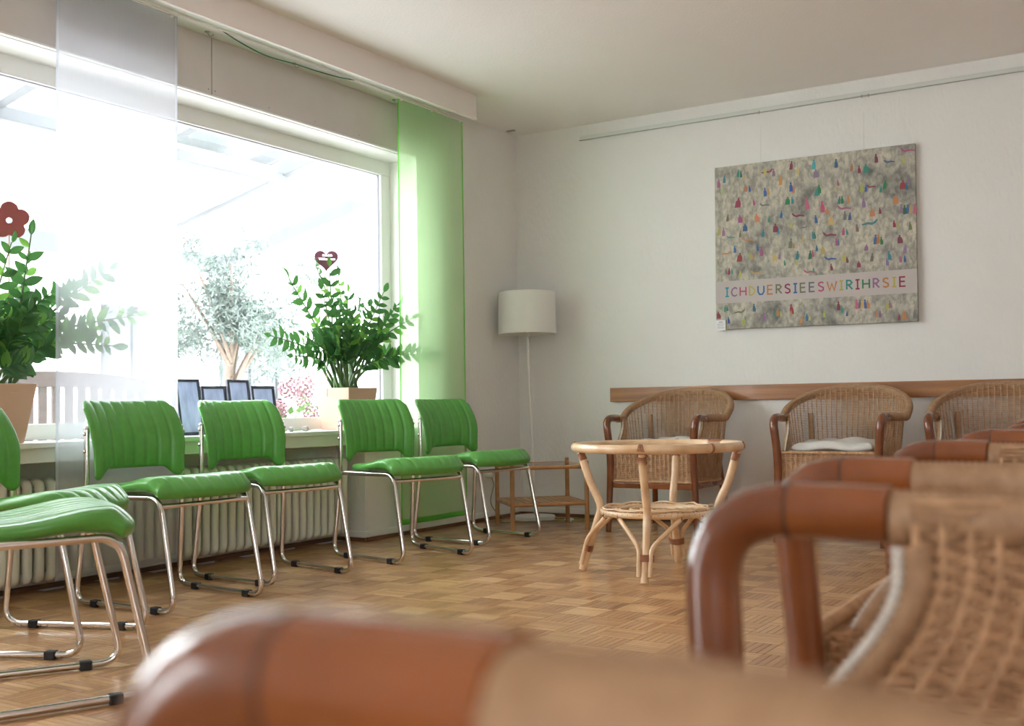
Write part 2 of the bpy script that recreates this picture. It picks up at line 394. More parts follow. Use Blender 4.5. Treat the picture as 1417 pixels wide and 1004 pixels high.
def window(name, axis, fixed, a0, a1, z0, z1, mull, fw=0.085, dep=0.07):
    """axis 'y': window plane x=fixed; bars have real depth"""
    f = MB()
    def b(p0, p1, q0, q1, d0=0.0, d1=dep):
        if axis == 'y': f.box(fixed-d1, fixed-d0, p0, p1, q0, q1)
        else: f.box(p0, p1, fixed-d1, fixed-d0, q0, q1)
    b(a0, a1, z0, z0+fw*0.78); b(a0, a1, z1-fw, z1); b(a0, a0+fw, z0+fw*0.78, z1-fw); b(a1-fw, a1, z0+fw*0.78, z1-fw)
    for q in mull: b(q-fw*0.6, q+fw*0.6, z0+fw*0.78, z1-fw)
    root = struct(f.build(name, 'window_white', bevel=0.004))
    g = MB(); e = 0.0035
    def gb(p0, p1, q0, q1):
        if axis == 'y': g.box(fixed-0.030, fixed-0.018, p0, p1, q0, q1)
        else: g.box(p0, p1, fixed-0.030, fixed-0.018, q0, q1)
    xs = [a0+fw]+[x for q in mull for x in (q-fw*0.6, q+fw*0.6)]+[a1-fw]
    for i in range(0, len(xs), 2):
        p0, p1 = xs[i], xs[i+1]; q0, q1 = z0+fw*0.78, z1-fw
        gb(p0, p1, q1-e, q1); gb(p0, p1, q0, q0+e*0.6); gb(p0, p0+e, q0, q1); gb(p1-e, p1, q0, q1)
    g.build('gasket', 'gasket', root)
    for i in range(0, len(xs), 2):
        p0, p1 = xs[i], xs[i+1]; q0, q1 = z0+fw*0.78, z1-fw; pm = MB()
        if axis == 'y': pm.box(fixed-0.046, fixed-0.042, p0, p1, q0, q1)
        else: pm.box(p0, p1, fixed-0.046, fixed-0.042, q0, q1)
        pm.build('pane', 'pane', root)
    return root
window('window_1', 'y', -0.20, WY0, WY1, 0.605, 2.166, [-4.25])
window('added_glazed_door', 'y', -0.16, -8.5, -7.6, 0.0, 2.25, [])  # out-of-view door, added and narrowed to shape the arm highlights
window('rear_fill_window', 'x', YR-0.08, RW0, RW1, RZ0, RZ1, [])  # out-of-view window, added as fill for the left wall and chairs
# reveal lining
rv = MB()
rv.box(-0.20, -0.001, WY1-0.005, WY1+0.002, 0.604, 2.1655)
rv.box(-0.20, -0.012, WY0, WY1-0.005, 2.160, 2.1655)
struct(rv.build('trim_1', 'white_paint'))
# window sill with its apron
si = MB().box(-0.21, 0.052, WY0+0.01, WY1+0.06, 0.580, 0.603)
sill = struct(si.build('window_sill', 'sill_paint', bevel=0.004))
MB().box(0.0, 0.030, WY0+0.01, WY1+0.045, 0.524, 0.580).build('sill_apron', 'sill_paint', sill, bevel=0.002)
MB().box(-0.19, -0.02, NI0, NI1, 0.553, 0.579).build('sill_support', 'panel_paint', sill)
# shutter box panels
edges = [-5.6, -4.45, -2.680, -1.02]
for i in range(3):
    pn = struct(MB().box(-0.011, 0.004, edges[i]+0.0025, edges[i+1]-0.0025, 2.172, 2.441).build('trim_2', 'panel_paint', bevel=0.0015))
    ys = [edges[i]+0.02, edges[i]+0.37, edges[i]+0.70, edges[i]+1.05, edges[i]+1.40, edges[i+1]-0.02]
    for y in ys:
        if edges[i] < y < edges[i+1]:
            s = MB().lathe([(0.0045, 0), (0.0035, 0.002)], 10).build('screw', 'metal_dull', pn); s.location = (0.004, y, 2.195); s.rotation_euler = (0, R_(90), 0)
struct(MB().box(-0.012, 0.012, -5.6, WY1-0.005, 2.163, 2.1715).build('trim_3', 'white_paint', bevel=0.001))
struct(MB().box(-0.011, 0.001, -1.02, -0.93, 2.172, 2.44).build('trim_4', 'wallpaper_left'))
# pelmet: soffit board and hanging front board
PY1 = -0.965
pel = struct(MB().box(0.312, 0.332, -6.2, PY1, 2.372, CEIL+0.001).build('trim_5', 'pelmet_paint', bevel=0.002))
MB().box(0.001, 0.312, -6.2, PY1, 2.441, 2.455).build('soffit_board', 'soffit_paint', pel)
MB().box(0.001, 0.312, PY1-0.016, PY1, 2.372+0.069, CEIL).build('end_board', 'pelmet_paint', pel)
for y in (-2.49, -1.87, -3.1):
    s = MB().lathe([(0.004, -0.002), (0.004, 0)], 10).build('screw', 'metal_dull', pel); s.location = (0.12, y, 2.441)
for y in (-2.181, -1.373, -2.75):
    h = MB().lathe([(0.012, -0.004), (0.012, 0.0)], 14); h.tube(spl([(0, 0, -0.003), (0.0, 0.014, -0.016), (0.004, 0.03, -0.012), (0, 0.036, -0.003)], 5), 0.0025, 6)
    s = h.build('ceiling_hook', 'metal_dull', pel, smooth=True); s.location = (0.05, y, 2.441)
# curtain track on the soffit
struct(MB().box(0.105, 0.135, -6.1, -0.96, 2.430, 2.441).build('trim_6', 'white_paint'))
# skirtings
def skirt(name, x0, x1, y0, y1, n):
    """n: direction away from the wall"""
    t = 0.011; b = 0.017
    if n == (1, 0): up = MB().box(x0, x0+t, y0, y1, 0.021, 0.055); lo = MB().box(x0, x0+b, y0, y1, 0, 0.021)
    elif n == (0, -1): up = MB().box(x0, x1, y0-t, y0, 0.021, 0.055); lo = MB().box(x0, x1, y0-b, y0, 0, 0.021)
    o = struct(up.build(name, 'white_paint', bevel=0.004)); lo.build('floor_strip', 'skirting_wood', o, bevel=0.003); return o
skirt('baseboard_left', 0, 0, NI1, -0.017, (1, 0))
skirt('baseboard_back', 0, XR, 0, 0, (0, -1))
skirt('baseboard_niche_side', -0.19, 0.011, NI1+0.0, 0, (0, -1))
skirt('baseboard_niche', -0.20, 0, NI0, NI1-0.02, (1, 0))
# small vent in the ceiling near the corner
tag(MB().box(0.03, 0.09, -0.165, -0.145, CEIL-0.006, CEIL).build('ceiling_vent', 'metal_dull', bevel=0.001), 'tiny dark metal vent on the ceiling close to the room corner', 'vent')

# ------------------------------------------------------------------ radiator
rad = empty('radiator', (-0.10, -1.70, 0)); tag(rad, 'long cream column radiator in the niche under the window sill', 'radiator')
def rad_section():
    mb = MB(); k = 10
    z0, z1 = 0.055, 0.455
    for cx in (-0.055, 0.055):                      # two columns, front and back
        mb.tube(fillet([(0, 0, z0+0.02), (cx, 0, z0+0.012), (cx, 0, z1-0.012), (0, 0, z1-0.02)], [0.02, 0.02], 5), 0.0195, 12, sq=1.0)
    mb.tube([(0, -0.0265, z0+0.03), (0, 0.0265, z0+0.03)], 0.018, 10); mb.tube([(0, -0.0265, z1-0.03), (0, 0.0265, z1-0.03)], 0.018, 10)
    mb.box(-0.045, 0.045, -0.006, 0.006, z0+0.02, z1-0.02)
    return mb.mesh('section', 'radiator_enamel', True)
rme = rad_section()
for i in range(58):
    inst('section', rme, rad, Matrix.Translation((0, -0.0535*i-0.02, 0)))
pp = MB(); pp.tube(fillet([(0.0, 0.0, 0.085), (0, 0.045, 0.085), (-0.05, 0.045, 0.085), (-0.09, 0.045, 0.085)], 0.02), 0.010, 8)
pp.build('pipe', 'radiator_enamel', rad, True)
for y in (-0.6, -1.9, -2.7):
    MB().box(-0.095, 0.0, y-0.012, y+0.012, 0.09, 0.12).build('bracket', 'radiator_enamel', rad)

# ------------------------------------------------------------------ panel curtains
def curtain(name, y0, y1, x, fab, hem, label, flip=1):
    root = empty(name, (x, (y0+y1)/2, 0)); tag(root, label, 'curtain', 'panel curtains at the window')
    hw = (y1-y0)/2
    def sheet(ya, yb, za, zb, dx, name_, m_, ny=24, nz=40):
        mb = MB(); vs = []
        for i in range(ny+1):
            for j in range(nz+1):
                y = ya+(yb-ya)*i/ny; z = za+(zb-za)*j/nz
                wv = 0.006*math.sin(y*14+flip)*(0.35+0.65*(1-z/2.4))
                vs.append((wv+dx, y, z))
        fs = [(i*(nz+1)+j, (i+1)*(nz+1)+j, (i+1)*(nz+1)+j+1, i*(nz+1)+j+1) for i in range(ny) for j in range(nz)]
        mb.add(vs, fs); return mb.build(name_, m_, root, True)
    sheet(-hw, hw, 0.075, 2.436, 0, 'fabric', fab)
    for s in (-1, 1): sheet(s*hw-(0.012 if s > 0 else 0), s*hw+(0.012 if s < 0 else 0), 0.075, 2.436, 0.0015, 'side_hem', hem, 2)
    sheet(-hw+0.012, hw-0.012, 0.075, 0.105, 0.0015, 'bottom_hem', hem, 24, 2)
    MB().box(-0.004, 0.004, -hw, hw, 2.424, 2.434).build('top_bar', 'white_paint', root)
    MB().box(-0.003, 0.003, -hw+0.01, hw-0.01, 0.078, 0.084).build('weight_bar', hem, root)
    for s in (-0.9, 0.0, 0.9):
        c = MB().lathe([(0.004, -0.014), (0.009, -0.011), (0.009, -0.006), (0.004, -0.003), (0.004, 0)], 12).build('runner', 'white_paint', root, True); c.location = (0.0, s*hw, 2.430)
    return root
curtain('panel_curtain', -3.585, -2.985, 0.12, 'voile_white', 'voile_white_hem', 'sheer white panel curtain hanging before the window, plant silhouettes behind it', 1)
curtain('panel_curtain', -1.435, -0.805, 0.12, 'voile_green', 'voile_green_hem', 'sheer lime green panel curtain at the right end of the window', 2)
# green cable behind the pelmet
cb = MB().tube(spl([(0.13, -2.76, 2.439), (0.13, -2.613, 2.408), (0.13, -2.449, 2.392), (0.13, -2.262, 2.402), (0.13, -2.095, 2.407), (0.13, -1.93, 2.417), (0.13, -1.80, 2.434), (0.13, -1.77, 2.4395)], 6), 0.0028, 8).build('green_cable', 'cable_green', None, True)
tag(cb, 'thin dark green cable sagging under the curtain pelmet', 'cable')

# ------------------------------------------------------------------ back wall fittings
rl = empty('picture_rail', (0.487, 0, 2.43)); tag(rl, 'slim pale picture hanging rail high on the back wall', 'picture rail')
MB().box(0, 5.8, -0.010, 0, -0.012, 0.012).build('rail_profile', 'rail_metal', rl, bevel=0.002)
MB().box(0, 5.8, -0.013, 0, -0.0145, -0.0125).build('rail_lip', 'metal_dull', rl)
for x in (1.199, 1.793, 1.83, 3.2): 
    MB().box(x-0.004, x+0.004, -0.015, -0.009, -0.022, -0.006).build('slider', 'metal_dull', rl)
wb = empty('wall_board', (0.684, -0.001, 0.776)); tag(wb, 'long reddish brown wooden chair rail board along the back wall', 'wall board')
for a, b in ((0, 1.55), (1.552, 3.35), (3.352, 5.3)):
    MB().box(a, b, -0.024, 0, -0.044, 0.044).build('board', 'board_wood', wb, bevel=0.002)
for x in (0.115, 1.35, 1.72, 2.6):
    s = MB().lathe([(0.004, 0), (0.004, 0.001)], 10).build('screw', 'gasket', wb); s.location = (x, -0.0245, 0.012); s.rotation_euler = (R_(90), 0, 0)

# painting
pt = empty('painting', (1.982, -0.004, 1.630)); pt.rotation_euler = (R_(-0.6), R_(0.45), 0)
tag(pt, 'large grey canvas painting of tiny colourful figures with a lettered band', 'painting')
PW, PH = 1.150, 0.968
MB().box(-PW/2, PW/2, -0.030, -0.004, -PH/2, PH/2).build('canvas', 'painted_canvas', pt, bevel=0.002)
MB().box(-PW/2+0.0, PW/2-0.0, -0.0308, -0.030, -PH/2+0.159*PH, -PH/2+0.294*PH).build('painted_band', 'band_paint', pt)
COL = dict(t=(0.03, 0.25, 0.23), g=(0.03, 0.20, 0.08), y=(0.46, 0.40, 0.09), p=(0.42, 0.09, 0.17), m=(0.26, 0.035, 0.07), v=(0.27, 0.14, 0.27), c=(0.03, 0.30, 0.36), o=(0.50, 0.20, 0.06), b=(0.03, 0.13, 0.33), k=(0.17, 0.17, 0.10), d=(0.14, 0.15, 0.18))
FIG = """128,949,ts12 143,940,gs10 158,920,ys7 23,900,ps14 53,922,ts12 45,851,ys9 271,945,ys12 279,940,mh14 315,929,vs13 406,959,ms14 439,922,ys12 519,949,cs16 530,894,vd14 351,876,os15 167,853,od12 188,846,bs10 269,816,bs14 286,817,ys12 403,830,bs15 415,816,os12 536,789,td15 545,800,gs14 629,939,bs14 637,824,ps10 626,797,ys8 704,905,os12 740,888,ms12 773,889,td14 821,941,ms14 883,914,bh12 969,967,ph16 948,916,ys12 751,782,ys14 771,773,bs10 797,782,mh10 841,762,ts10 860,785,gs14 942,774,md14 959,763,bs11 968,791,vs10 126,769,md16 210,762,ps10 267,740,dh12 385,750,gd13 409,750,ts12 482,721,ps18 559,693,ps18 584,667,os12 642,722,ts12 656,722,gs12 686,723,os12 667,675,ph16 759,693,vs15 909,693,od14 935,638,vs14 949,631,gs14 962,632,bs14 976,631,ys13 996,631,ps15 69,683,ks12 136,669,pd13 155,665,ys9 225,665,od14 288,650,ts10 352,672,bs12 439,657,mh15 526,624,bs13 600,608,yd14 668,628,ds14 692,622,bs12 798,633,od13 835,638,ms10 784,574,th18 162,614,bd13 22,604,ys14 46,599,vs14 136,576,ks11 84,563,th10 178,539,oh14 257,570,ts13 321,594,md14 335,574,cs10 401,604,ys10 463,583,dh9 511,532,ts12 518,529,gs11 458,511,ys9 594,527,mh16 660,538,ps12 677,534,ts9 726,551,ks12 812,476,bs15 825,477,os14 840,466,gs12 900,556,ms11 918,550,ys10 973,536,ks12 925,467,md13 398,495,ks16 413,480,os9 626,480,ps12 634,477,bs10 106,486,bs12 56,466,oh12 227,485,bs11 247,461,ps16 132,435,md15 189,439,yd10 201,431,os8 315,421,yd13 341,426,vs11 366,380,ts9 431,420,ts14 428,375,ys8 495,417,gs14 508,423,ps11 528,453,bs10 558,438,yd13 596,387,bh14 660,388,ys14 676,372,ms10 599,336,ms11 731,341,md10 768,434,vd10 795,376,ks13 875,378,cs14 865,344,vs12 948,408,vs14 926,353,ps10 946,353,bs10 74,353,ms11 89,354,ts9 58,354,ds9 134,333,ys11 220,334,yh14 491,319,ph14 511,325,ts9 51,128,ts11 62,128,ds9 205,124,bs13 126,104,kh14 14,89,md12 68,55,bs11 151,45,yd12 157,50,ts12 256,66,vs13 317,84,ts12 327,90,os13 344,77,ys9 398,104,ms16 395,80,os8 475,51,bs12 488,47,ys9 447,37,os11 561,65,ys11 631,108,ms14 647,89,ts12 671,61,bs8 719,112,ps15 734,113,ds13 746,112,ys13 760,111,bs14 772,108,os13 813,50,os9 828,49,vs10 863,99,ys13 875,102,vs12 915,27,ms9 932,32,os12 941,37,os12 986,41,ds12"""
fg = MB(); r2 = random.Random(3)
def blob(poly, c, lift):
    n = len(poly); fg.add([(x, -0.0305-lift, z) for x, z in poly], [tuple(range(n))]); fg.paint += [(*c, 1)]
for it in FIG.split():
    u, v, kk = it.split(','); c = COL[kk[0]]; kind = kk[1]; h = float(kk[2:])/3.584/240*1.5
    g_ = sum(c)/3; c = tuple(max(0, (q*0.82+g_*0.18)*r2.uniform(0.8, 1.25)) for q in c)
    x = -PW/2+int(u)/1000*PW; z = -PH/2+int(v)/1000*PH; h *= 2.05; ln = r2.uniform(-0.15, 0.15)
    lift = r2.uniform(0, 0.0006)
    if kind == 'h':
        a = [(-0.55, -0.05), (-0.1, 0.06), (0.25, 0.0), (0.5, 0.22), (0.62, 0.2), (0.45, -0.05), (0.2, -0.16), (-0.1, -0.1), (-0.5, -0.16)]
        if r2.random() < 0.5: a = [(-p, q) for p, q in a][::-1]
        blob([(x+p*h*1.2, z+q*h*1.2) for p, q in a], c, lift)
    else:
        wd = 0.20 if kind == 's' else 0.32
        a = [(-wd, -0.5), (wd*0.9, -0.5), (wd, -0.1), (wd*0.6, 0.2), (wd*0.25, 0.27), (-wd*0.3, 0.27), (-wd*0.8, 0.15)]
        blob([(x+(p+q*ln)*h, z+q*h) for p, q in a], c, lift)
        hc = 0.105; blob([(x+(0.40*ln+hc*math.cos(t*PI/4))*h, z+(0.38+hc*math.sin(t*PI/4)*1.2)*h) for t in range(8)], c, lift+0.0002)
tag(fg.build('painted_figures', 'figure_paint', pt), kind='stuff')
# lettering, drawn as brush strokes
GLY = dict(I=[[(0.1, 0), (0.9, 0)], [(0.1, 1), (0.9, 1)], [(0.5, 0), (0.5, 1)]], C=[[(0.95, 0.85), (0.6, 1.0), (0.2, 0.8), (0.05, 0.45), (0.25, 0.08), (0.6, 0.0), (0.92, 0.15)]],
    H=[[(0.08, 0), (0.08, 1)], [(0.9, 0), (0.9, 1)], [(0.08, 0.5), (0.9, 0.5)]], D=[[(0.1, 0), (0.1, 1), (0.5, 0.92), (0.88, 0.62), (0.85, 0.3), (0.5, 0.03), (0.1, 0)]],
    U=[[(0.08, 1), (0.08, 0.35), (0.3, 0.02), (0.65, 0.02), (0.88, 0.3), (0.9, 1)]], E=[[(0.85, 1), (0.12, 1), (0.12, 0), (0.88, 0)], [(0.12, 0.52), (0.8, 0.52)]],
    R=[[(0.12, 0), (0.12, 1), (0.6, 0.98), (0.85, 0.75), (0.6, 0.52), (0.12, 0.5)], [(0.35, 0.5), (0.9, 0)]],
    S=[[(0.85, 0.88), (0.55, 1.0), (0.2, 0.9), (0.15, 0.68), (0.45, 0.52), (0.8, 0.38), (0.82, 0.12), (0.5, 0.0), (0.1, 0.1)]], W=[[(0.0, 1), (0.27, 0), (0.5, 0.75), (0.75, 0), (1.0, 1)]])
TXT = 'ICHDUERSIEESWIRIHRSIE'; TC = 'cvpyboksbkdpoytmgvoym'
LX0, LX1 = 0.046, 0.957
wts = {'I': 0.72, 'W': 1.35, 'U': 1.1, 'H': 1.1}
tot = sum(wts.get(ch, 1.0) for ch in TXT); cur = LX0
for ch, cc in zip(TXT, TC):
    wd = wts.get(ch, 1.0)/tot*(LX1-LX0); x0 = -PW/2+PW*(cur+wd*0.12); ww = PW*wd*0.76; z0 = -PH/2+PH*0.200; hh = PH*0.052; cur += wd
    mb = MB(); th = 0.0085
    for st in GLY[ch]:
        P = [Vector((x0+a*ww, z0+b*hh)) for a, b in st]
        L = []; Rr = []
        for i, p in enumerate(P):
            d0 = (P[i]-P[i-1]).normalized() if i else (P[1]-P[0]).normalized(); d1 = (P[i+1]-P[i]).normalized() if i < len(P)-1 else d0
            d = (d0+d1).normalized() if (d0+d1).length > 1e-6 else d0; nn = Vector((-d.y, d.x)); k = 1/max(0.5, nn.dot(Vector((-d0.y, d0.x))))
            L.append(p+nn*th/2*k); Rr.append(p-nn*th/2*k)
        n = len(P); mb.add([(q.x, -0.0316, q.y) for q in L]+[(q.x, -0.0316, q.y) for q in Rr], [(n+i, n+i+1, i+1, i) for i in range(n-1)])
    cl = tuple(q*0.95 for q in COL[cc if cc != 's' else 'm'])
    mb.paint = [(*cl, 1)]*len(mb.f); mb.build('letter', 'figure_paint', pt)
for x in (-0.296, 0.298):
    MB().tube([(x, -0.012, PH/2-0.02), (x, 0.0, 2.40-1.63)], 0.0009, 6).build('hanging_cord', 'nylon', pt)
lc = empty('label_card', (1.436, -0.046, 1.176)); tag(lc, 'small white label card on the lower left corner of the painting', 'label')
MB().box(-0.030, 0.030, -0.001, 0.001, -0.030, 0.030).build('card', 'paper', lc)
for i, (a, b) in enumerate(((-0.012, 0.012), (-0.022, 0.02), (-0.022, 0.016), (-0.022, 0.02))):
    MB().box(a, b, -0.0016, -0.001, 0.016-i*0.011, 0.0185-i*0.011+(0.002 if i == 0 else 0)).build('print_line', 'ink', lc)

# floor lamp in the corner
lp = empty('floor_lamp', (0.245, -0.235, 0)); tag(lp, 'white floor lamp with a drum shade in the room corner', 'lamp')
MB().lathe([(0.128, 0), (0.132, 0.004), (0.132, 0.020), (0.126, 0.026), (0.02, 0.028)], 48).build('base', 'lamp_white', lp, True, angle=40)
lean = Vector((-0.035, -0.01, 1.2))
MB().tube([Vector((0.005, 0, 0.02)), Vector((0.005, 0, 0.02))+lean*0.95], 0.0085, 14).build('pole', 'lamp_white', lp, True)
tp = Vector((0.005, 0, 0.02))+lean*0.95
MB().lathe([(0.02, 0), (0.022, 0.03), (0.018, 0.05)], 16, (tp.x, tp.y, tp.z-0.005)).build('lamp_socket', 'lamp_white', lp, True)
sh = MB(); sz = 1.172
sh.lathe([(0.185, 0), (0.180, 0.262)], 56, (tp.x, tp.y, sz), cap=False); sh.lathe([(0.178, 0.262), (0.183, 0)], 56, (tp.x, tp.y, sz), cap=False)
sh.build('lamp_shade', 'shade_fabric', lp, True)
rg = MB()
for r, z in ((0.1845, 0.0), (0.1795, 0.262)):
    rg.tube([(tp.x+r*math.cos(a*PI/28), tp.y+r*math.sin(a*PI/28), sz+z) for a in range(56)], 0.0018, 6, closed=True)
for a in range(3):
    rg.tube([(tp.x, tp.y, tp.z+0.03), (tp.x+0.182*math.cos(a*2.094), tp.y+0.182*math.sin(a*2.094), sz+0.02)], 0.0015, 6)
rg.build('shade_ring', 'lamp_white', lp, True)
MB().tube(spl([(0.12, 0.02, 0.012), (0.2, 0.08, 0.004), (0.30, 0.13, 0.004), (0.40, 0.10, 0.004)], 6), 0.003, 6).build('power_cord', 'cable_olive', lp, True)
fs_ = tag(MB().lathe([(0.030, 0), (0.032, 0.006), (0.026, 0.016), (0.012, 0.02)], 24, (0.49, -0.23, 0)).build('foot_switch', 'lamp_white', None, True), 'small round white foot switch on the floor under the side table', 'switch')
pc = empty('power_cable', (0, 0, 0)); tag(pc, 'olive cable running down from the wall socket across the floor', 'cable')
MB().tube(spl([(0.03, -0.40, 0.275), (0.028, -0.37, 0.22), (0.03, -0.41, 0.12), (0.03, -0.35, 0.05), (0.06, -0.30, 0.004), (0.11, -0.42, 0.004), (0.2, -0.5, 0.004), (0.4, -0.3, 0.004), (0.7, -0.18, 0.004)], 8), 0.003, 6).build('wire', 'cable_olive', pc, True)
so = empty('wall_socket', (0.0, -0.42, 0.285)); tag(so, 'white wall socket low on the left wall near the corner', 'socket')
MB().box(0, 0.010, -0.04, 0.04, -0.04, 0.04).build('plate', 'lamp_white', so, bevel=0.003)
s = MB().lathe([(0.019, 0), (0.019, 0.03), (0.012, 0.045)], 18).build('plug', 'lamp_white', so, True); s.rotation_euler = (0, R_(90), 0); s.location = (0.008, 0, 0)

# ------------------------------------------------------------------ green visitor chairs
def make_green_chair():
    root = empty('visitor_chair')
    for s in (-1, 1):
        pts = [(-0.226, 0.216*s, 0.655), (-0.216, 0.220*s, 0.42), (-0.262, 0.238*s, 0.0135), (0.268, 0.205*s, 0.0135), (0.180, 0.200*s, 0.408), (-0.210, 0.220*s, 0.404)]
        MB().tube(fillet(pts, [0.12, 0.065, 0.065, 0.055], 9), 0.0105, 12).build('side_frame', 'chrome', root, True)
        MB().lathe([(0.0115, 0), (0.0115, 0.006), (0.007, 0.011)], 12, (-0.226, 0.216*s, 0.652)).build('end_cap', 'chrome', root, True)
        for x in (-0.15, 0.17):
            y = (0.238+(0.205-0.238)*(x+0.262)/0.53)*s
            MB().box(x-0.017, x+0.017, y-0.014, y+0.014, 0.0, 0.026).build('rubber_foot', 'rubber', root, bevel=0.004)
        for z in (0.57, 0.635):
            b = MB().lathe([(0.0, 0.0), (0.007, 0.0), (0.007, 0.004), (0.004, 0.006)], 10).build('bolt', 'chrome', root, True); b.location = (-0.222, 0.227*s, z); b.rotation_euler = (R_(-90*s), 0, 0)
    MB().tube([(0.187, -0.201, 0.378), (0.187, 0.201, 0.378)], 0.009, 12).build('cross_bar', 'chrome', root, True)
    MB().tube([(-0.16, -0.217, 0.403), (-0.16, 0.217, 0.403)], 0.009, 12).build('rear_bar', 'chrome', root, True)
    # seat
    def gro(a, n=8.0, off=0.0):
        t = (a*n/2+off) % 1.0; return -0.0060*math.exp(-((min(t, 1-t))/0.10)**2)+0.0015*math.sin(PI*t)
    def Ps(a, b):
        sx = (b+1)/2; x = -0.180+0.425*sx
        hw = 0.180+0.050*sm(sx, 0.0, 0.5)-0.012*sm(sx, 0.8, 1.0)
        if sx > 0.5: x -= 0.055*abs(a)**3*sm(sx, 0.5, 1.0)
        y = a*hw
        z = 0.442-0.012*math.cos((sx-0.15)*PI*1.6)+0.004*sx-0.022*sm(sx, 0.86, 1.0)
        z += -0.004*(1-a*a)
        return (x, y, z)
    def Ts(a, b):
        sx = (b+1)/2
        return (0, 0, 0.022+0.006*sm(sx, 0.3, 0.8)+gro(a)*(1 if abs(a) < 0.93 else 0)), (0, 0, 0.028+0.015*sm(sx, 0.45, 0.9))
    MB().pad(96, 44, Ps, Ts, 9).build('seat', 'green_leather', root, True)
    # backrest
    def Pb(a, b):
        v = (b+1)/2; aa = abs(a)
        zt = 0.762-0.004*(1-aa)-0.032*sm(aa, 0.80, 1.0)**2.2
        zb = 0.498-0.038*sm(aa, 0.60, 0.88)+0.016*sm(aa, 0.92, 1.0)
        z = zb+(zt-zb)*v
        q = (z-0.50)/0.26
        hw = 0.206+0.008*sm(q, 0.0, 0.5)-0.004*sm(q, 0.5, 1.0)
        x = -0.238-0.006*q-0.155*max(0, q-0.25)**2.0
        x += 0.050*aa**2.2
        return (x, a*hw, z)
    def Tb(a, b):
        g = gro(a, 8.0)*(1 if abs(a) < 0.93 else 0)
        q = (b+1)/2; n = Vector((1, -0.35*a, 0.22+0.45*q)).normalized()
        return n*(0.015+g), n*0.013
    MB().pad(96, 40, Pb, Tb, 10).build('backrest', 'green_leather', root, True)
    return root
GRP = 'green visitor chairs along the window'
proto = make_green_chair()
spots = [(0.490, -1.235, -0.145, 'green padded cantilever chair in the corner before the green curtain'),
         (0.548, -1.965, -0.27, 'green padded cantilever chair standing right in front of the square plant pot'),
         (0.425, -2.722, -0.14, 'green padded cantilever chair whose back hides the picture frames on the sill'),
         (0.520, -3.364, -0.045, 'green padded cantilever chair with its back before the white curtain'),
         (0.735, -4.090, 0.42, 'green padded chair cut by the left edge, angled, its back under the flower-pick plant'),
         (1.288, -4.498, 1.09, 'nearest green chair at left edge, only striped seat and legs in view')]
for i, (x, y, a, lb) in enumerate(spots):
    o = proto if i == 0 else copy_tree(proto)
    o.location = (x, y, 0); o.rotation_euler = (0, 0, a); tag(o, lb, 'chair', GRP)

# ------------------------------------------------------------------ wicker armchairs
AZ = 0.636           # centre height of the arm tube
def rimz(c):         # c = 1 at the middle of the back, 0 at the sides
    return 0.634+0.157*max(0.0, c)**0.8
NST = 52
def xfront(z):
    if z > 0.60: return 0.118
    if z > 0.46: return 0.118+0.092*sm(0.60-z, 0.0, 0.16)
    return 0.240
def shell_pt(s, z, off=0.0):
    q = min(1, max(0, (z-0.28)/0.41)); W = 0.262+0.045*q; Bk = 0.235+0.060*q; xc = -0.035
    sg = 1 if s >= 0 else -1; a = abs(s)
    if a <= 0.66:
        ph = a/0.66*PI/2; n = 2.08
        y = W*math.sin(ph)**(2/n); x = xc-Bk*max(0, math.cos(ph))**(2/n); c = math.cos(ph)
        nx_, ny_ = -max(0, math.cos(ph))**1.0, math.sin(ph)
    else:
        e = (a-0.66)/0.34; yf = 0.238+0.008*sm(z, 0.44, 0.62)
        x = xc+e*(xfront(z)-xc); y = W+(yf-W)*sm(e); c = 0; nx_, ny_ = 0, 1
    return Vector((x+off*nx_, sg*(y+off*ny_), z)), c
def bead(r, amp, pitch, pts, smooth_n=8):
    """tube resampled by length whose radius ripples like a wrapped or plaited cane"""
    P = [Vector(p) for p in pts]; out = []; acc = 0.0; step = pitch/3
    L = [0.0]
    for i in range(1, len(P)): L.append(L[-1]+(P[i]-P[i-1]).length)
    n = max(2, int(L[-1]/step)); j = 0
    for k in range(n+1):
        d = L[-1]*k/n
        while j < len(L)-2 and L[j+1] < d: j += 1
        t = (d-L[j])/max(1e-9, L[j+1]-L[j]); out.append(P[j].lerp(P[j+1], min(1, t)))
    rr = [r+(amp if i % 3 == 1 else (-amp if i % 3 == 0 else 0)) for i in range(len(out))]
    return out, rr
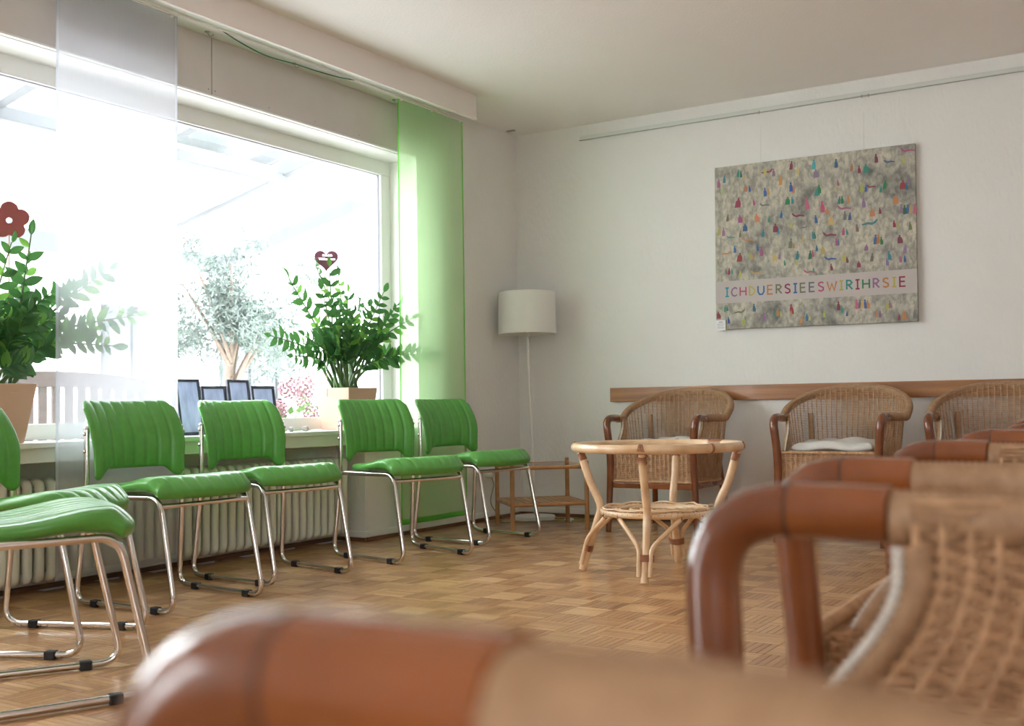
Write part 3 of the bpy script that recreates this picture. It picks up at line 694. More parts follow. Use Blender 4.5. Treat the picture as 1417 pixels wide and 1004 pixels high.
def make_armchair():
    root = empty('wicker_armchair')
    for s in (-1, 1):
        leg = fillet([(0.272, 0.268*s, 0.0), (0.262, 0.262*s, 0.20), (0.262, 0.250*s, 0.42), (0.276, 0.272*s, AZ), (0.211, 0.272*s, AZ+0.002)], [0.1, 0.1, 0.062], 9)
        n = len(leg); MB().tube(leg, [0.0155+0.0055*sm(p.z, 0.0, 0.45) for p in leg], 16).build('front_leg', 'stained_wood_bend', root, True)
        MB().tube([(0.212, 0.272*s, AZ+0.002), (0.18, 0.271*s, AZ+0.002), (0.139, 0.2705*s, AZ+0.001)], 0.0212, 16).build('armrest', 'stained_wood', root, True)
        MB().tube([(0.2105, 0.272*s, AZ+0.002), (0.2125, 0.272*s, AZ+0.002)], 0.0213, 16, caps=False).build('joint', 'soil', root, True)
        MB().tube(spl([(-0.195, 0.205*s, 0.43), (-0.235, 0.218*s, 0.20), (-0.285, 0.245*s, 0.0)], 6), [0.017]*13, 12).build('rear_leg', 'stained_wood', root, True)
        MB().tube([(-0.178, 0.215*s, 0.655), (-0.180, 0.212*s, 0.45)], 0.014, 12).build('back_post', 'cane_wrap', root, True)
        e = []
        for k in range(26):
            z = 0.618-(0.618-0.465)*k/25; p, _ = shell_pt(0.999*s, z); e.append(p)
        pts, rr = bead(0.0115, 0.0012, 0.006, e); MB().tube(pts, rr, 8).build('wrapped_edge', 'cane_wrap', root, True)
        e2 = [Vector((p.x+0.012, p.y-0.007*s, p.z)) for p in e]
        pts, rr = bead(0.0042, 0.0011, 0.007, e2); MB().tube(pts, rr, 6).build('edge_cord', 'cord_pale', root, True)
        for q in (0.34, 0.43):
            e3 = [shell_pt(q*s, 0.50+0.16*k/12, -0.012)[0] for k in range(13)]
            pts, rr = bead(0.0042, 0.0011, 0.007, e3); MB().tube(pts, rr, 5).build('edge_cord', 'cord_pale', root, True)
    MB().bar((0.25, -0.24, 0.262), (0.25, 0.24, 0.262), 0.022, 0.03).build('front_rail', 'stained_wood', root, bevel=0.003)
    for s in (-1, 1): MB().bar((0.25, 0.24*s, 0.262), (-0.235, 0.222*s, 0.262), 0.022, 0.03).build('side_rail', 'stained_wood', root, bevel=0.003)
    # woven shell: stakes + strands
    def samp(n): return [-1+2*i/n for i in range(n+1)]
    st = MB(); SS = samp(NST)
    for s in SS:
        z1 = rimz(shell_pt(s, 0.6)[1]); k = 9; P = []
        for i in range(k+1):
            z = 0.288+(z1-0.288)*i/k
            P.append(shell_pt(s, z, -0.0028)[0])
        st.tube(P, 0.0028, 5, caps=False)
    wv = MB(); z = 0.290; row = 0; PS = 4
    while z < 0.797:
        run = []
        def flush():
            if len(run) > 4: wv.tube(run, 0.0022, 4, caps=False)
        for i in range(NST*PS+1):
            s = -1+2*i/(NST*PS); ph = i/PS
            p, c = shell_pt(s, z, 0.0030*math.cos(PI*ph+PI*(row % 2))-0.0012*math.cos(2*PI*ph))
            if z <= rimz(c)+0.016: run.append(p)
            else: flush(); run = []
        flush(); z += 0.0056; row += 1
    tag(st.build('stakes', 'cane', root, True), kind='stuff'); tag(wv.build('woven_shell', 'cane', root, True), kind='stuff')
    # wrapped rim
    rim = []
    for i in range(121):
        s = -1+2*i/120; p, c = shell_pt(s, 0.6); z = rimz(c); p, c = shell_pt(s, z, 0.020); p.z = z
        if abs(s) > 0.66: p.y = (1 if s > 0 else -1)*(0.272+(abs(p.y)-0.272)*(1-sm(abs(s), 0.66, 0.95)))
        rim.append(p)
    for e_, q_ in ((0, 0), (-1, len(rim)+1)): rim.insert(q_, rim[e_]+Vector((0.020, 0, 0)))
    pts, rr = bead(0.0208, 0.0011, 0.0065, rim); MB().tube(pts, rr, 12).build('wrapped_rim', 'cane_wrap', root, True)
    low = [shell_pt(-1+2*i/80, 0.286)[0] for i in range(81)]
    pts, rr = bead(0.0075, 0.0018, 0.010, low); MB().tube(pts, rr, 7).build('bottom_braid', 'cane', root, True)
    # front apron and seat
    ap = MB(); 
    for j in range(19):
        y = -0.238+0.476*j/18; ap.tube([(0.2535, y, 0.288), (0.2545, y, 0.455)], 0.0032, 5, caps=False)
    z = 0.292; row = 0
    while z < 0.452:
        ap.tube([(0.252+0.0030*math.cos(PI*i/4+PI*(row % 2))+0.0034*math.cos(2*PI*i/4), -0.238+0.476*i/72, z) for i in range(73)], 0.0031, 4, caps=False); z += 0.0060; row += 1
    tag(ap.build('front_apron', 'cane', root, True), kind='stuff')
    for z in (0.287, 0.459):
        pts, rr = bead(0.0085, 0.002, 0.011, [(0.256, -0.243+0.486*i/10, z) for i in range(11)]); MB().tube(pts, rr, 7).build('apron_braid', 'cane', root, True)
    se = MB(); k = 24; ring = []
    for i in range(k+1): ring.append(shell_pt(-0.99+1.98*i/k, 0.445, -0.006)[0])
    se.add([Vector((p.x, p.y, 0.445)) for p in ring]+[Vector((p.x, p.y, 0.437)) for p in ring], [tuple(range(k+1)), tuple(range(2*k+1, k, -1))]+[(i, i+1, k+2+i, k+1+i) for i in range(k)])
    for j in range(30):
        x = -0.20+0.44*j/29; hw = 0.235 if x > -0.1 else 0.235*math.sqrt(max(0.05, 1-((x+0.1)/0.16)**2)); se.tube([(x, -hw, 0.447), (x, hw, 0.447)], 0.004, 5)
    se.build('seat', 'cane', root)
    return root
AG = 'wicker armchairs with wooden arms'
ac = make_armchair()
arms = [(2.240, -0.445, -90.5, 1.0, 'wicker armchair by the back wall below the painting, white cushion on its seat'),
        (1.246, -0.375, -91.0, 1.0, 'wicker armchair by the back wall, standing behind the round rattan table'),
        (3.000, -0.455, -90.0, 1.0, 'wicker armchair at the right end of the back wall, half hidden'),
        (3.812, -5.714, 183.2, 1.0, 'closest wicker armchair, its blurred wooden arm fills the bottom foreground'),
        (3.722, -4.765, 181.0, 1.0, 'second armchair of the right row, arm and leg right behind the nearest chair'),
        (3.735, -3.830, 180.0, 1.008, 'third armchair of the right row, only thin wooden arm tops in view'),
        (3.690, -2.880, 180.0, 1.010, 'farthest armchair of the right row, arm tip at the right edge')]
for i, (x, y, a, s, lb) in enumerate(arms):
    o = ac if i == 0 else copy_tree(ac)
    o.location = (x, y, 0); o.rotation_euler = (0, 0, R_(a)); o.scale = (1, 1.05 if i == 3 else 1, s)
    tag(o, lb, 'armchair', 'armchairs along the back wall' if i < 3 else 'armchairs in the right row')
def cushion(x, y, a, lb):
    def P(u, v): return (0.005+0.205*v-0.02*abs(u)**3*(1 if v > 0 else 2), 0.205*u*(1-0.10*max(0, -v)), 0.474+0.006*math.sin(5*u+2*v)+0.006*math.cos(7*v))
    def T(u, v): return (0, 0, 0.040+0.007*math.sin(4*u)*math.cos(3*v)), (0, 0, 0.022)
    o = MB().pad(30, 30, P, T, 5).build('seat_cushion', 'linen', None, True); o.location = (x, y, 0.0); o.rotation_euler = (0, 0, R_(a))
    pts = [P(math.sin(t) if abs(math.sin(t)) < 2 else 0, math.cos(t)) for t in [0]]
    tag(o, lb, 'cushion', 'white seat cushions')
cushion(2.240, -0.445, -90.5, 'white flat seat cushion in the armchair below the painting')
cushion(1.246, -0.375, -91.0, 'pale seat cushion in the armchair behind the round table')

# ------------------------------------------------------------------ round rattan table
rt = empty('rattan_table', (1.865, -1.915, 0), R_(0)); tag(rt, 'round pale rattan table with open ring top and woven lower shelf', 'table')
RA = [-76, 12, 100, 196]      # directions of the legs
def pol(r, a, z): return Vector((r*math.cos(R_(a)), r*math.sin(R_(a)), z))
TR = 0.350; TZ = 0.537
MB().tube([pol(TR, 6*i, TZ) for i in range(60)], 0.0185, 14, closed=True).build('top_ring', 'rattan', rt, True)
MB().tube([pol(TR-0.030, 6*i, TZ-0.012) for i in range(60)], 0.009, 10, closed=True).build('inner_ring', 'rattan', rt, True)
SR = 0.238; SZ = 0.262
MB().tube([pol(SR, 6*i, SZ) for i in range(60)], 0.0125, 12, closed=True).build('shelf_ring', 'rattan', rt, True)
for r in (0.205, 0.165, 0.12, 0.075):
    MB().tube([pol(r, 10*i, SZ+0.006+0.002*(i % 2)) for i in range(36)], 0.0065, 8, closed=True).build('shelf_hoop', 'rattan', rt, True)
for k in range(8):
    a = k*45+10; MB().tube([pol(0.05, a, SZ-0.004), pol(SR, a, SZ-0.002)], 0.006, 8).build('shelf_spoke', 'rattan', rt, True)
wavy = MB(); wavy.tube([pol(0.222+0.018*math.sin(i*0.9), 5*i, SZ+0.017+0.004*math.cos(i*0.9)) for i in range(72)], 0.0048, 7, closed=True); wavy.build('shelf_scroll', 'rattan', rt, True)
lac = MB()
for i in range(60):
    lac.tube([pol(SR+0.013, 6*i, SZ+0.002), pol(SR, 6*i+1.5, SZ+0.014), pol(SR-0.022, 6*i+3, SZ+0.012)], 0.0016, 5)
lac.build('shelf_lacing', 'rattan_dark', rt, True)
def wrap(name, p, d, r, ln, m='rattan_dark'):
    p = Vector(p); d = Vector(d).normalized(); pts, rr = bead(r, 0.0009, 0.0055, [p-d*ln/2, p+d*ln/2]); return MB().tube(pts, rr, 12).build(name, m, rt, True)
for a in RA:
    top, knee, foot = pol(TR-0.012, a, TZ-0.016), pol(SR+0.015, a, 0.285), pol(0.335, a, 0.006)
    P = spl([top, top.lerp(knee, 0.55)+pol(0.006, a, 0), knee, knee.lerp(foot, 0.30)-pol(0.006, a, 0), foot.lerp(knee, 0.3), foot], 6)
    MB().tube(P, [0.0165-0.0005*math.cos(i) for i in range(len(P))], 14).build('leg', 'rattan', rt, True)
    d = (top-knee); wrap('cane_binding', top-d.normalized()*0.028, d, 0.0182, 0.034)
    hoop = MB()
    for q in (-1, 0, 1): hoop.tube(spl([pol(TR-0.02, a-2.6+q, TZ-0.028), pol(TR+0.016, a-1.2+q*0.8, TZ-0.006), pol(TR+0.010, a+q*0.8, TZ+0.020), pol(TR+0.016, a+1.4+q*0.8, TZ-0.006), pol(TR-0.02, a+2.6+q, TZ-0.028)], 5), 0.0022, 6)
    hoop.build('cane_loop', 'rattan_dark', rt, True)
    MB().tube([pol(SR+0.03, a, 0.285+0.010*0), pol(SR+0.0, a, 0.285)], 0.0188, 10).build('knee_binding', 'rattan', rt, True) if False else None
    pk = knee.lerp(foot, 0.66); d2 = (foot-knee)
    for sgn in (-1, 1):
        st0 = pol(SR, a+sgn*34, SZ-0.008); tang = Vector((-math.sin(R_(a)), math.cos(R_(a)), 0))*sgn
        A = pk+tang*0.024+Vector((0, 0, 0.03)); B = foot+tang*0.023+Vector((0, 0, 0.026)); br = fillet([st0, st0.lerp(A, 0.5)+Vector((0, 0, 0.008)), A+Vector((0, 0, 0.012)), B], [0.05, 0.032], 8)
        MB().tube(br, 0.0095, 10).build('brace', 'rattan', rt, True)
        MB().tube(spl([st0+Vector((0, 0, 0.022))+pol(-0.01, a, 0), st0+pol(0.017, a, 0), st0+Vector((0, 0, -0.014))], 5), 0.003, 6).build('cane_tie', 'rattan_dark', rt, True)
    bd = MB(); d2n = d2.normalized(); tang = Vector((-math.sin(R_(a)), math.cos(R_(a)), 0)); rad_ = d2n.cross(tang).normalized()
    for q in range(6):
        cpt = knee.lerp(foot, 0.62)+d2n*(0.0045*q)
        bd.tube([cpt+tang*0.034*math.cos(t*PI/8)+rad_*0.0185*math.sin(t*PI/8) for t in range(16)], 0.0026, 6, closed=True)
    bd.build('foot_binding', 'rattan_dark', rt, True)
wrap('ring_binding', pol(TR-0.001, 66, TZ), pol(1, 156, 0), 0.0200, 0.085)
wrap('ring_binding', pol(TR, -28, TZ), pol(1, 62, 0), 0.0196, 0.012)

# ------------------------------------------------------------------ bamboo side table
sd = empty('side_table', (0.508, -0.598, 0), -0.795); tag(sd, 'low brown bamboo side table with open top and slatted shelf', 'table')
lx, ly = 0.212, 0.2195
for a in (-1, 1):
    for b in (-1, 1):
        MB().tube([(a*lx, b*ly, 0), (a*lx, b*ly, 0.2), (a*lx, b*ly, 0.388)], [0.0135, 0.0125, 0.013], 14).build('leg', 'bamboo', sd, True)
        MB().lathe([(0.0135, 0.0), (0.0125, 0.007), (0.006, 0.011)], 14, (a*lx, b*ly, 0.386)).build('leg_cap', 'bamboo', sd, True)
for z, nm in ((0.362, 'top_rail'), (0.152, 'shelf_rail')):
    for a in (-1, 1):
        MB().tube([(a*lx, -ly, z), (a*lx, ly, z)], 0.0115, 12).build(nm, 'bamboo', sd, True)
        MB().tube([(-lx, a*ly, z), (lx, a*ly, z)], 0.0115, 12).build(nm, 'bamboo', sd, True)
MB().box(-lx+0.008, lx-0.008, -ly+0.008, ly-0.008, 0.366, 0.371).build('glass_top', 'pane', sd)
for k in range(10):
    y = -ly+0.025+k*(2*ly-0.05)/9; MB().bar((-lx, y, 0.157), (lx, y, 0.157), 0.036, 0.006).build('slat', 'bamboo', sd, bevel=0.002)

# ------------------------------------------------------------------ plants on the sill
def leaf_mesh(name, m_, ln, wd):
    mb = MB(); vs = []; n = 7
    for i in range(n+1):
        t = i/n; w_ = wd/2*math.sin(PI*min(1, t*0.96+0.03))**0.75*(1-0.25*t); zz = 0.10*ln*math.sin(PI*t*0.9)-0.10*ln*t*t
        for j in (-1, 0, 1): vs.append((ln*t, j*w_, zz+(abs(j))*0.16*wd))
    for i in range(n):
        for j in range(2): a = i*3+j; mb.f.append((a, a+1, a+4, a+3))
    mb.v = vs; return mb.mesh(name, m_, True)
LV = [leaf_mesh('leaf', 'leaf', 0.076, 0.042), leaf_mesh('leaf', 'leaf', 0.066, 0.038), leaf_mesh('leaf', 'leaf_light', 0.070, 0.038), leaf_mesh('leaf', 'leaf', 0.086, 0.044)]
def zz_plant(root, base, tips, rnd, nl=(9, 14), spread=0.07, minx=-0.19, maxx=0.105):
    """stems with paired leaflets; leaves are children of their stem"""
    todo = []; inv = root.matrix_world.inverted() if False else Matrix.Translation(-Vector(root.location))
    for k, tp in enumerate(tips):
        T_ = Vector(tp); b = Vector(base)+Vector((rnd.uniform(-spread, spread), rnd.uniform(-spread, spread)+0.12*(T_.y-base[1]), 0))
        b.y = min(base[1]+spread*1.2, max(base[1]-spread*1.2, b.y))
        h = T_.z-b.z; mid = b.lerp(T_, 0.45)+Vector((0, 0, 0.16*abs(T_.y-b.y)+0.02)); P = [inv @ p for p in spl([b, b.lerp(mid, 0.5)+Vector((0, 0, 0.02)), mid, T_], 8)]
        stem = MB().tube(P, [0.0095-0.0072*(i/len(P)) for i in range(len(P))], 8).build('stem', 'stem', root, True)
        L = rnd.randint(*nl); n = len(P)
        roll = rnd.uniform(-0.7, 0.7)
        for q in range(L):
            t = 0.42+0.58*(q/(L-1))**0.85; f = t*(n-1); i = min(n-2, int(f)); p = P[i].lerp(P[i+1], f-i); d = (P[i+1]-P[i]).normalized()
            side = d.cross(Vector((math.cos(roll), math.sin(roll), 0.15))).normalized(); up = side.cross(d).normalized()
            for sg in ((-1, 1) if q < L-1 else (0,)):
                if sg and rnd.random() < 0.10: continue
                dirv = (d*rnd.uniform(0.45, 0.75)+side*sg*0.9+up*rnd.uniform(0.0, 0.35)+Vector((rnd.uniform(-.1, .1), rnd.uniform(-.1, .1), rnd.uniform(-.1, .1)))).normalized() if sg else d
                nrm = (up+side*rnd.uniform(-0.5, 0.5)).normalized(); yv = nrm.cross(dirv).normalized(); zv = dirv.cross(yv).normalized()
                mt = Matrix((dirv, yv, zv)).transposed().to_4x4(); sc_ = rnd.uniform(0.75, 1.1)*(1.0 if q < L-3 else 0.85)
                mt = Matrix.Translation(p) @ mt @ Matrix.Scale(sc_, 4)
                wx = (mt @ Vector((0.06, 0, 0))).x+root.location.x
                if wx > maxx or wx < minx:
                    # turn the leaf along the window instead of into the glass or the curtain
                    dirv = Vector((0.1*(-1 if wx > 0 else 1), dirv.y if abs(dirv.y) > 0.2 else 0.5, dirv.z)).normalized(); yv = nrm.cross(dirv).normalized(); zv = dirv.cross(yv).normalized()
                    mt = Matrix.Translation(p) @ Matrix((dirv, yv, zv)).transposed().to_4x4() @ Matrix.Scale(sc_, 4)
                me = LV[2] if rnd.random() < 0.28 else LV[rnd.choice((0, 1, 3))]
                todo.append((me, stem, mt))
    rnd.shuffle(todo); rest = MB()
    for q, (me, stem, mt) in enumerate(todo):
        if q < 290: inst('leaf', me, stem, mt)
        else: rest.add([mt @ v.co for v in me.vertices], [tuple(p.vertices) for p in me.polygons])
    if rest.v: tag(rest.build('further_leaves', 'leaf', root, True), kind='stuff')
def square_pot(root, h, top, bot, m_='pot_clay', th=0.012):
    mb = MB(); t, b = top/2, bot/2
    def rg(r, z): return [(r, -r, z), (r, r, z), (-r, r, z), (-r, -r, z)]
    vs = rg(b, 0)+rg(t, h)+rg(t-th, h)+rg(t-th-0.006, h-0.03)
    fs = [(3, 2, 1, 0)]+[(r*4+i, r*4+(i+1) % 4, (r+1)*4+(i+1) % 4, (r+1)*4+i) for r in range(3) for i in range(4)]
    mb.add(vs, fs); o = mb.build('pot', m_, root, bevel=0.003)
    MB().box(-t+th+0.004, t-th-0.004, -t+th+0.004, t-th-0.004, h-0.04, h-0.022).build('soil', 'soil', root); return o
rp = random.Random(21)
p2 = empty('potted_plant', (-0.070, -1.665, 0.6035)); tag(p2, 'bushy zamioculcas in a square pale clay pot at the right end of the window sill', 'plant', 'zamioculcas plants on the sill')
square_pot(p2, 0.222, 0.238, 0.188)
T2 = [(-0.100,-2.205,1.086),(-0.020,-2.136,0.984),(-0.100,-2.073,1.388),(-0.120,-1.866,1.515),(-0.050,-1.815,1.469),(-0.140,-1.642,1.437),(-0.020,-1.706,1.337),(-0.120,-1.490,1.312),(0.020,-1.448,1.355),(0.060,-1.384,1.285),(0.070,-1.259,1.219),(0.050,-1.070,1.022),(0.080,-1.388,1.011),(0.030,-2.100,1.085),(-0.120,-1.836,1.169),(0.050,-1.853,1.230),(0.080,-1.779,1.211),(-0.100,-1.397,1.159),(0.020,-1.957,1.330),(-0.120,-1.409,1.282),(0.000,-1.433,1.092),(0.080,-1.945,1.067)]
zz_plant(p2, (-0.070, -1.665, 0.81), T2, rp, (10, 13))
p1 = empty('potted_plant', (-0.065, -3.745, 0.6035)); tag(p1, 'tall zamioculcas in a large clay pot at the left edge beside the white curtain', 'plant', 'zamioculcas plants on the sill')
square_pot(p1, 0.225, 0.250, 0.185)
o = MB().lathe([(0.022, 0), (0.021, 0.0012)], 24).build('embossed_oval', 'pot_clay', p1); o.location = (0.119, 0.03, 0.195); o.rotation_euler = (0, R_(83), 0); o.scale = (0.45, 1, 1)
T1 = [(0.000,-3.691,1.370),(0.03,-3.628,1.405),(-0.04,-3.600,1.300),(0.085,-3.545,1.094),(-0.020,-3.233,1.313),(0.040,-3.142,1.122),(0.060,-3.276,0.987),(0.020,-3.536,1.187),(-0.100,-3.763,1.301),(0.050,-3.941,1.114),(0.090,-3.685,1.102),(0.090,-3.861,1.169),(-0.130,-3.560,1.267),(0.000,-3.964,0.959),(0.090,-3.668,0.911),(-0.120,-3.334,1.227),(0.090,-3.775,1.069),(-0.050,-3.282,1.061)]
zz_plant(p1, (-0.065, -3.745, 0.815), T1, rp, (10, 13))
# heart on a stick, stuck in the right plant
hp = empty('heart_pick', (-0.085, -1.800, 1.50), R_(42)); tag(hp, 'dark heart with cut out greeting on a stick above the right plant', 'plant pick')
def heart_poly(s):
    out = []
    for i in range(48):
        t = 2*PI*i/48; x = 16*math.sin(t)**3; y = 13*math.cos(t)-5*math.cos(2*t)-2*math.cos(3*t)-math.cos(4*t)
        out.append((x*s/16, (y+2)*s/16))
    return out
def cut_shape(name, outline, words, material, parent, depth):
    """flat plate with lettering cut through, standing in the local xz plane"""
    cu = bpy.data.curves.new(name, 'CURVE'); cu.dimensions = '2D'; cu.fill_mode = 'BOTH'; cu.extrude = depth/2
    def poly(pts):
        sp = cu.splines.new('POLY'); sp.points.add(len(pts)-1); sp.use_cyclic_u = True
        for p, (x, y) in zip(sp.points, pts): p.co = (x, y, 0, 1)
    for o_ in outline: poly(o_)
    for txt, size, ox, oy, bold in words:
        tc = bpy.data.curves.new('tmp_text', 'FONT'); tc.body = txt; tc.size = size; tc.align_x = 'CENTER'; tc.align_y = 'CENTER'; tc.offset = bold; tc.resolution_u = 2
        to = bpy.data.objects.new('tmp_text', tc); col.objects.link(to)
        dg = bpy.context.evaluated_depsgraph_get(); cv = to.evaluated_get(dg).to_curve(dg) if False else None
        me = bpy.data.meshes.new_from_object(to.evaluated_get(dg))
        bm = bmesh.new(); bm.from_mesh(me); bmesh.ops.remove_doubles(bm, verts=bm.verts, dist=1e-5)
        be = [e for e in bm.edges if len(e.link_faces) == 1]; used = set(); adj = {}
        for e in be:
            for v in e.verts: adj.setdefault(v.index, []).append(e)
        for e in be:
            if e.index in used: continue
            loop = []; v = e.verts[0]; cur = e
            while cur and cur.index not in used:
                used.add(cur.index); loop.append((v.co.x+ox, v.co.y+oy)); v = cur.other_vert(v)
                nx_ = [q for q in adj[v.index] if q.index not in used]; cur = nx_[0] if nx_ else None
            if len(loop) > 2: poly(loop)
        bm.free(); bpy.data.objects.remove(to); bpy.data.curves.remove(tc)
        bpy.data.meshes.remove(me)
    ob = bpy.data.objects.new(name, cu); col.objects.link(ob)
    dg = bpy.context.evaluated_depsgraph_get(); me = bpy.data.meshes.new_from_object(ob.evaluated_get(dg)); me.materials.clear(); me.materials.append(M[material])
    bpy.data.objects.remove(ob); o = bpy.data.objects.new(name, me); col.objects.link(o); o.parent = parent; o.rotation_euler = (R_(90), 0, 0); return o
cut_shape('heart_plate', [heart_poly(0.063)], [('Herzlich', 0.0150, 0.006, 0.030, 0.0005), ('Willkommen', 0.0165, 0.004, 0.010, 0.0005)], 'mauve_wood', hp, 0.004)
MB().tube([(0, 0, -0.05), (0.0, 0.0, -0.72)], 0.0022, 8).build('stick', 'bamboo', hp, True)
fp = empty('flower_pick', (-0.05, -3.668, 1.462), R_(57)); tag(fp, 'dark red flat flower on a stick above the left plant', 'plant pick')
def flower():
    out = []
    for i in range(90):
        t = 2*PI*i/90; k = 5; r = 0.052+0.022*abs(math.cos(k*(t-PI/2)/2))**0.7; out.append((r*math.cos(t), r*math.sin(t)))
    return out
cut_shape('flower_plate', [flower(), [(0.012*math.cos(2*PI*i/20), 0.012*math.sin(2*PI*i/20)) for i in range(20)]], [], 'red_wood', fp, 0.005)
MB().tube([(0, 0, -0.05), (0, 0, -0.69)], 0.0022, 8).build('stick', 'bamboo', fp, True)

# picture frames leaning on the sill
def frame(y, h, wd, ang, lb, x=-0.115, lean=9):
    r = empty('photo_stand', (x, y, 0.604)); r.rotation_euler = (0, R_(-lean), R_(ang)); tag(r, lb, 'picture frame', 'dark picture frames on the sill')
    t = 0.013; mb = MB()
    mb.box(-0.007, 0.007, -wd/2, -wd/2+t, 0, h); mb.box(-0.007, 0.007, wd/2-t, wd/2, 0, h); mb.box(-0.007, 0.007, -wd/2+t, wd/2-t, 0, t); mb.box(-0.007, 0.007, -wd/2+t, wd/2-t, h-t, h)
    mb.build('frame', 'frame_dark', r, bevel=0.0015)
    MB().box(-0.004, 0.0, -wd/2+t, wd/2-t, t, h-t).build('print', 'photo_print', r)
    MB().box(0.0005, 0.0018, -wd/2+t, wd/2-t, t, h-t).build('glass', 'pane', r)
frame(-2.693, 0.262, 0.155, 4, 'tall dark picture frame, leftmost of the four on the sill')
frame(-2.537, 0.230, 0.150, -3, 'short dark picture frame right of the leftmost tall frame', -0.118)
frame(-2.375, 0.262, 0.150, 3, 'tall dark picture frame, third of the four on the sill')
frame(-2.213, 0.232, 0.150, -4, 'short dark picture frame, rightmost of the four on the sill', -0.118)
def pebble(x, y, s, sd_, lb):
    r = random.Random(sd_); bm = bmesh.new(); bmesh.ops.create_icosphere(bm, subdivisions=3, radius=1.0)
    for v in bm.verts:
        k = 1+0.12*math.sin(3*v.co.x+sd_)+0.1*math.cos(4*v.co.y+sd_); v.co = Vector((v.co.x*s[0]*k, v.co.y*s[1]*k, v.co.z*s[2]*k))
    me = bpy.data.meshes.new('pebble'); bm.to_mesh(me); bm.free(); me.materials.append(M['pebble']); me.polygons.foreach_set('use_smooth', [True]*len(me.polygons))
    o = bpy.data.objects.new('pebble', me); col.objects.link(o); o.location = (x, y, 0.603+s[2]*0.95); o.rotation_euler = (0, 0, sd_); tag(o, lb, 'stone', 'pebbles on the sill')
pebble(-0.03, -2.135, (0.014, 0.022, 0.013), 1, 'flat grey pebble on the sill nearer to the picture frames')
pebble(-0.02, -2.040, (0.011, 0.017, 0.014), 2, 'rounder pale pebble on the sill nearer to the square pot')

# ------------------------------------------------------------------ outside the window
struct(MB().box(-14, -0.37, -14, 10, -0.22, -0.12).build('terrace', 'terrace_stone'))
struct(MB().box(-9.2, -9.0, -13, 9, -0.12, 1.1).build('garden_wall', 'render_wall'))
gb = empty('garden_bench', (-1.45, -2.45, -0.12), R_(-2)); tag(gb, 'wooden garden bench with curved slatted back just outside the window', 'bench')
bw = 0.88
arch = lambda y: 0.985+0.075*math.cos(y/bw*PI/2)
def arc_bar(zf, h, name):
    mb = MB(); n = 24; vs = []
    for i in range(n+1):
        y = -bw+2*bw*i/n; z = zf(y)
        for dx, dz in ((-0.018, -h), (0.018, -h), (0.018, 0), (-0.018, 0)): vs.append((dx, y, z+dz))
    fs = [(i*4+j, i*4+(j+1) % 4, i*4+4+(j+1) % 4, i*4+4+j) for i in range(n) for j in range(4)]+[(3, 2, 1, 0), (n*4, n*4+1, n*4+2, n*4+3)]
    mb.add(vs, fs); mb.build(name, 'outdoor_wood', gb, bevel=0.004)
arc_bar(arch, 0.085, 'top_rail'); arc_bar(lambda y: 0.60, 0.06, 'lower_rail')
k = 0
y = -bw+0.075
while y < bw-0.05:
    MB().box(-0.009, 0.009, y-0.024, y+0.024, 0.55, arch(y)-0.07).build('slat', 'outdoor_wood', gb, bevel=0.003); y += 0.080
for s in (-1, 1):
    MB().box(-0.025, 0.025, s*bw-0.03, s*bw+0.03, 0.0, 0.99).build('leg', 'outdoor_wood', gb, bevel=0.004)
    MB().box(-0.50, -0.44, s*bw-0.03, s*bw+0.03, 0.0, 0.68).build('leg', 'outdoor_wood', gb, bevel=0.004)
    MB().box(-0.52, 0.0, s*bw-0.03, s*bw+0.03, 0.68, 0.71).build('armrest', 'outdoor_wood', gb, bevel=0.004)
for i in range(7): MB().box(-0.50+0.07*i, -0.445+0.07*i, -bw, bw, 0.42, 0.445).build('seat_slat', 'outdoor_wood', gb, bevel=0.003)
# olive tree
ot = empty('olive_tree', (-3.0, 0.32, -0.12)); tag(ot, 'pale olive tree with round crown outside, left of the right plant', 'tree')
ro = random.Random(5)
MB().tube(spl([(0, 0, 0.0), (0.02, 0.03, 0.5), (-0.03, -0.02, 1.0), (0.0, 0.05, 1.45)], 6), [0.055-0.0015*i for i in range(19)], 10).build('trunk', 'olive_bark', ot, True)
for k in range(9):
    a = k*0.7; MB().tube(spl([(0, 0, 0.95+0.04*k), (0.18*math.cos(a), 0.2*math.sin(a), 1.25+0.05*k), (0.36*math.cos(a), 0.42*math.sin(a), 1.45+0.07*k)], 5), [0.02-0.0013*i for i in range(11)], 7).build('branch', 'olive_bark', ot, True)
cr = MB()
lob = [(ro.gauss(0, 0.26), 0.04+ro.gauss(0, 0.30), 1.60+ro.gauss(0, 0.22), ro.uniform(0.13, 0.22)) for _ in range(60)]
for _ in range(11000):
    c = ro.choice(lob); d = Vector((ro.gauss(0, 1), ro.gauss(0, 1), ro.gauss(0, 1))).normalized()*c[3]*ro.random()**0.4
    p = Vector(c[:3])+d; t = Vector((ro.gauss(0, 1), ro.gauss(0, 1), ro.gauss(0, 1)+0.3)).normalized()*0.036; n = t.orthogonal().normalized()*0.007
    q = Matrix.Rotation(ro.uniform(0, 6), 3, t.normalized()) @ n
    cr.add([p-t, p+q, p+t, p-q], [(0, 1, 2, 3)])
tag(cr.build('crown', 'olive_leaf', ot), kind='stuff')
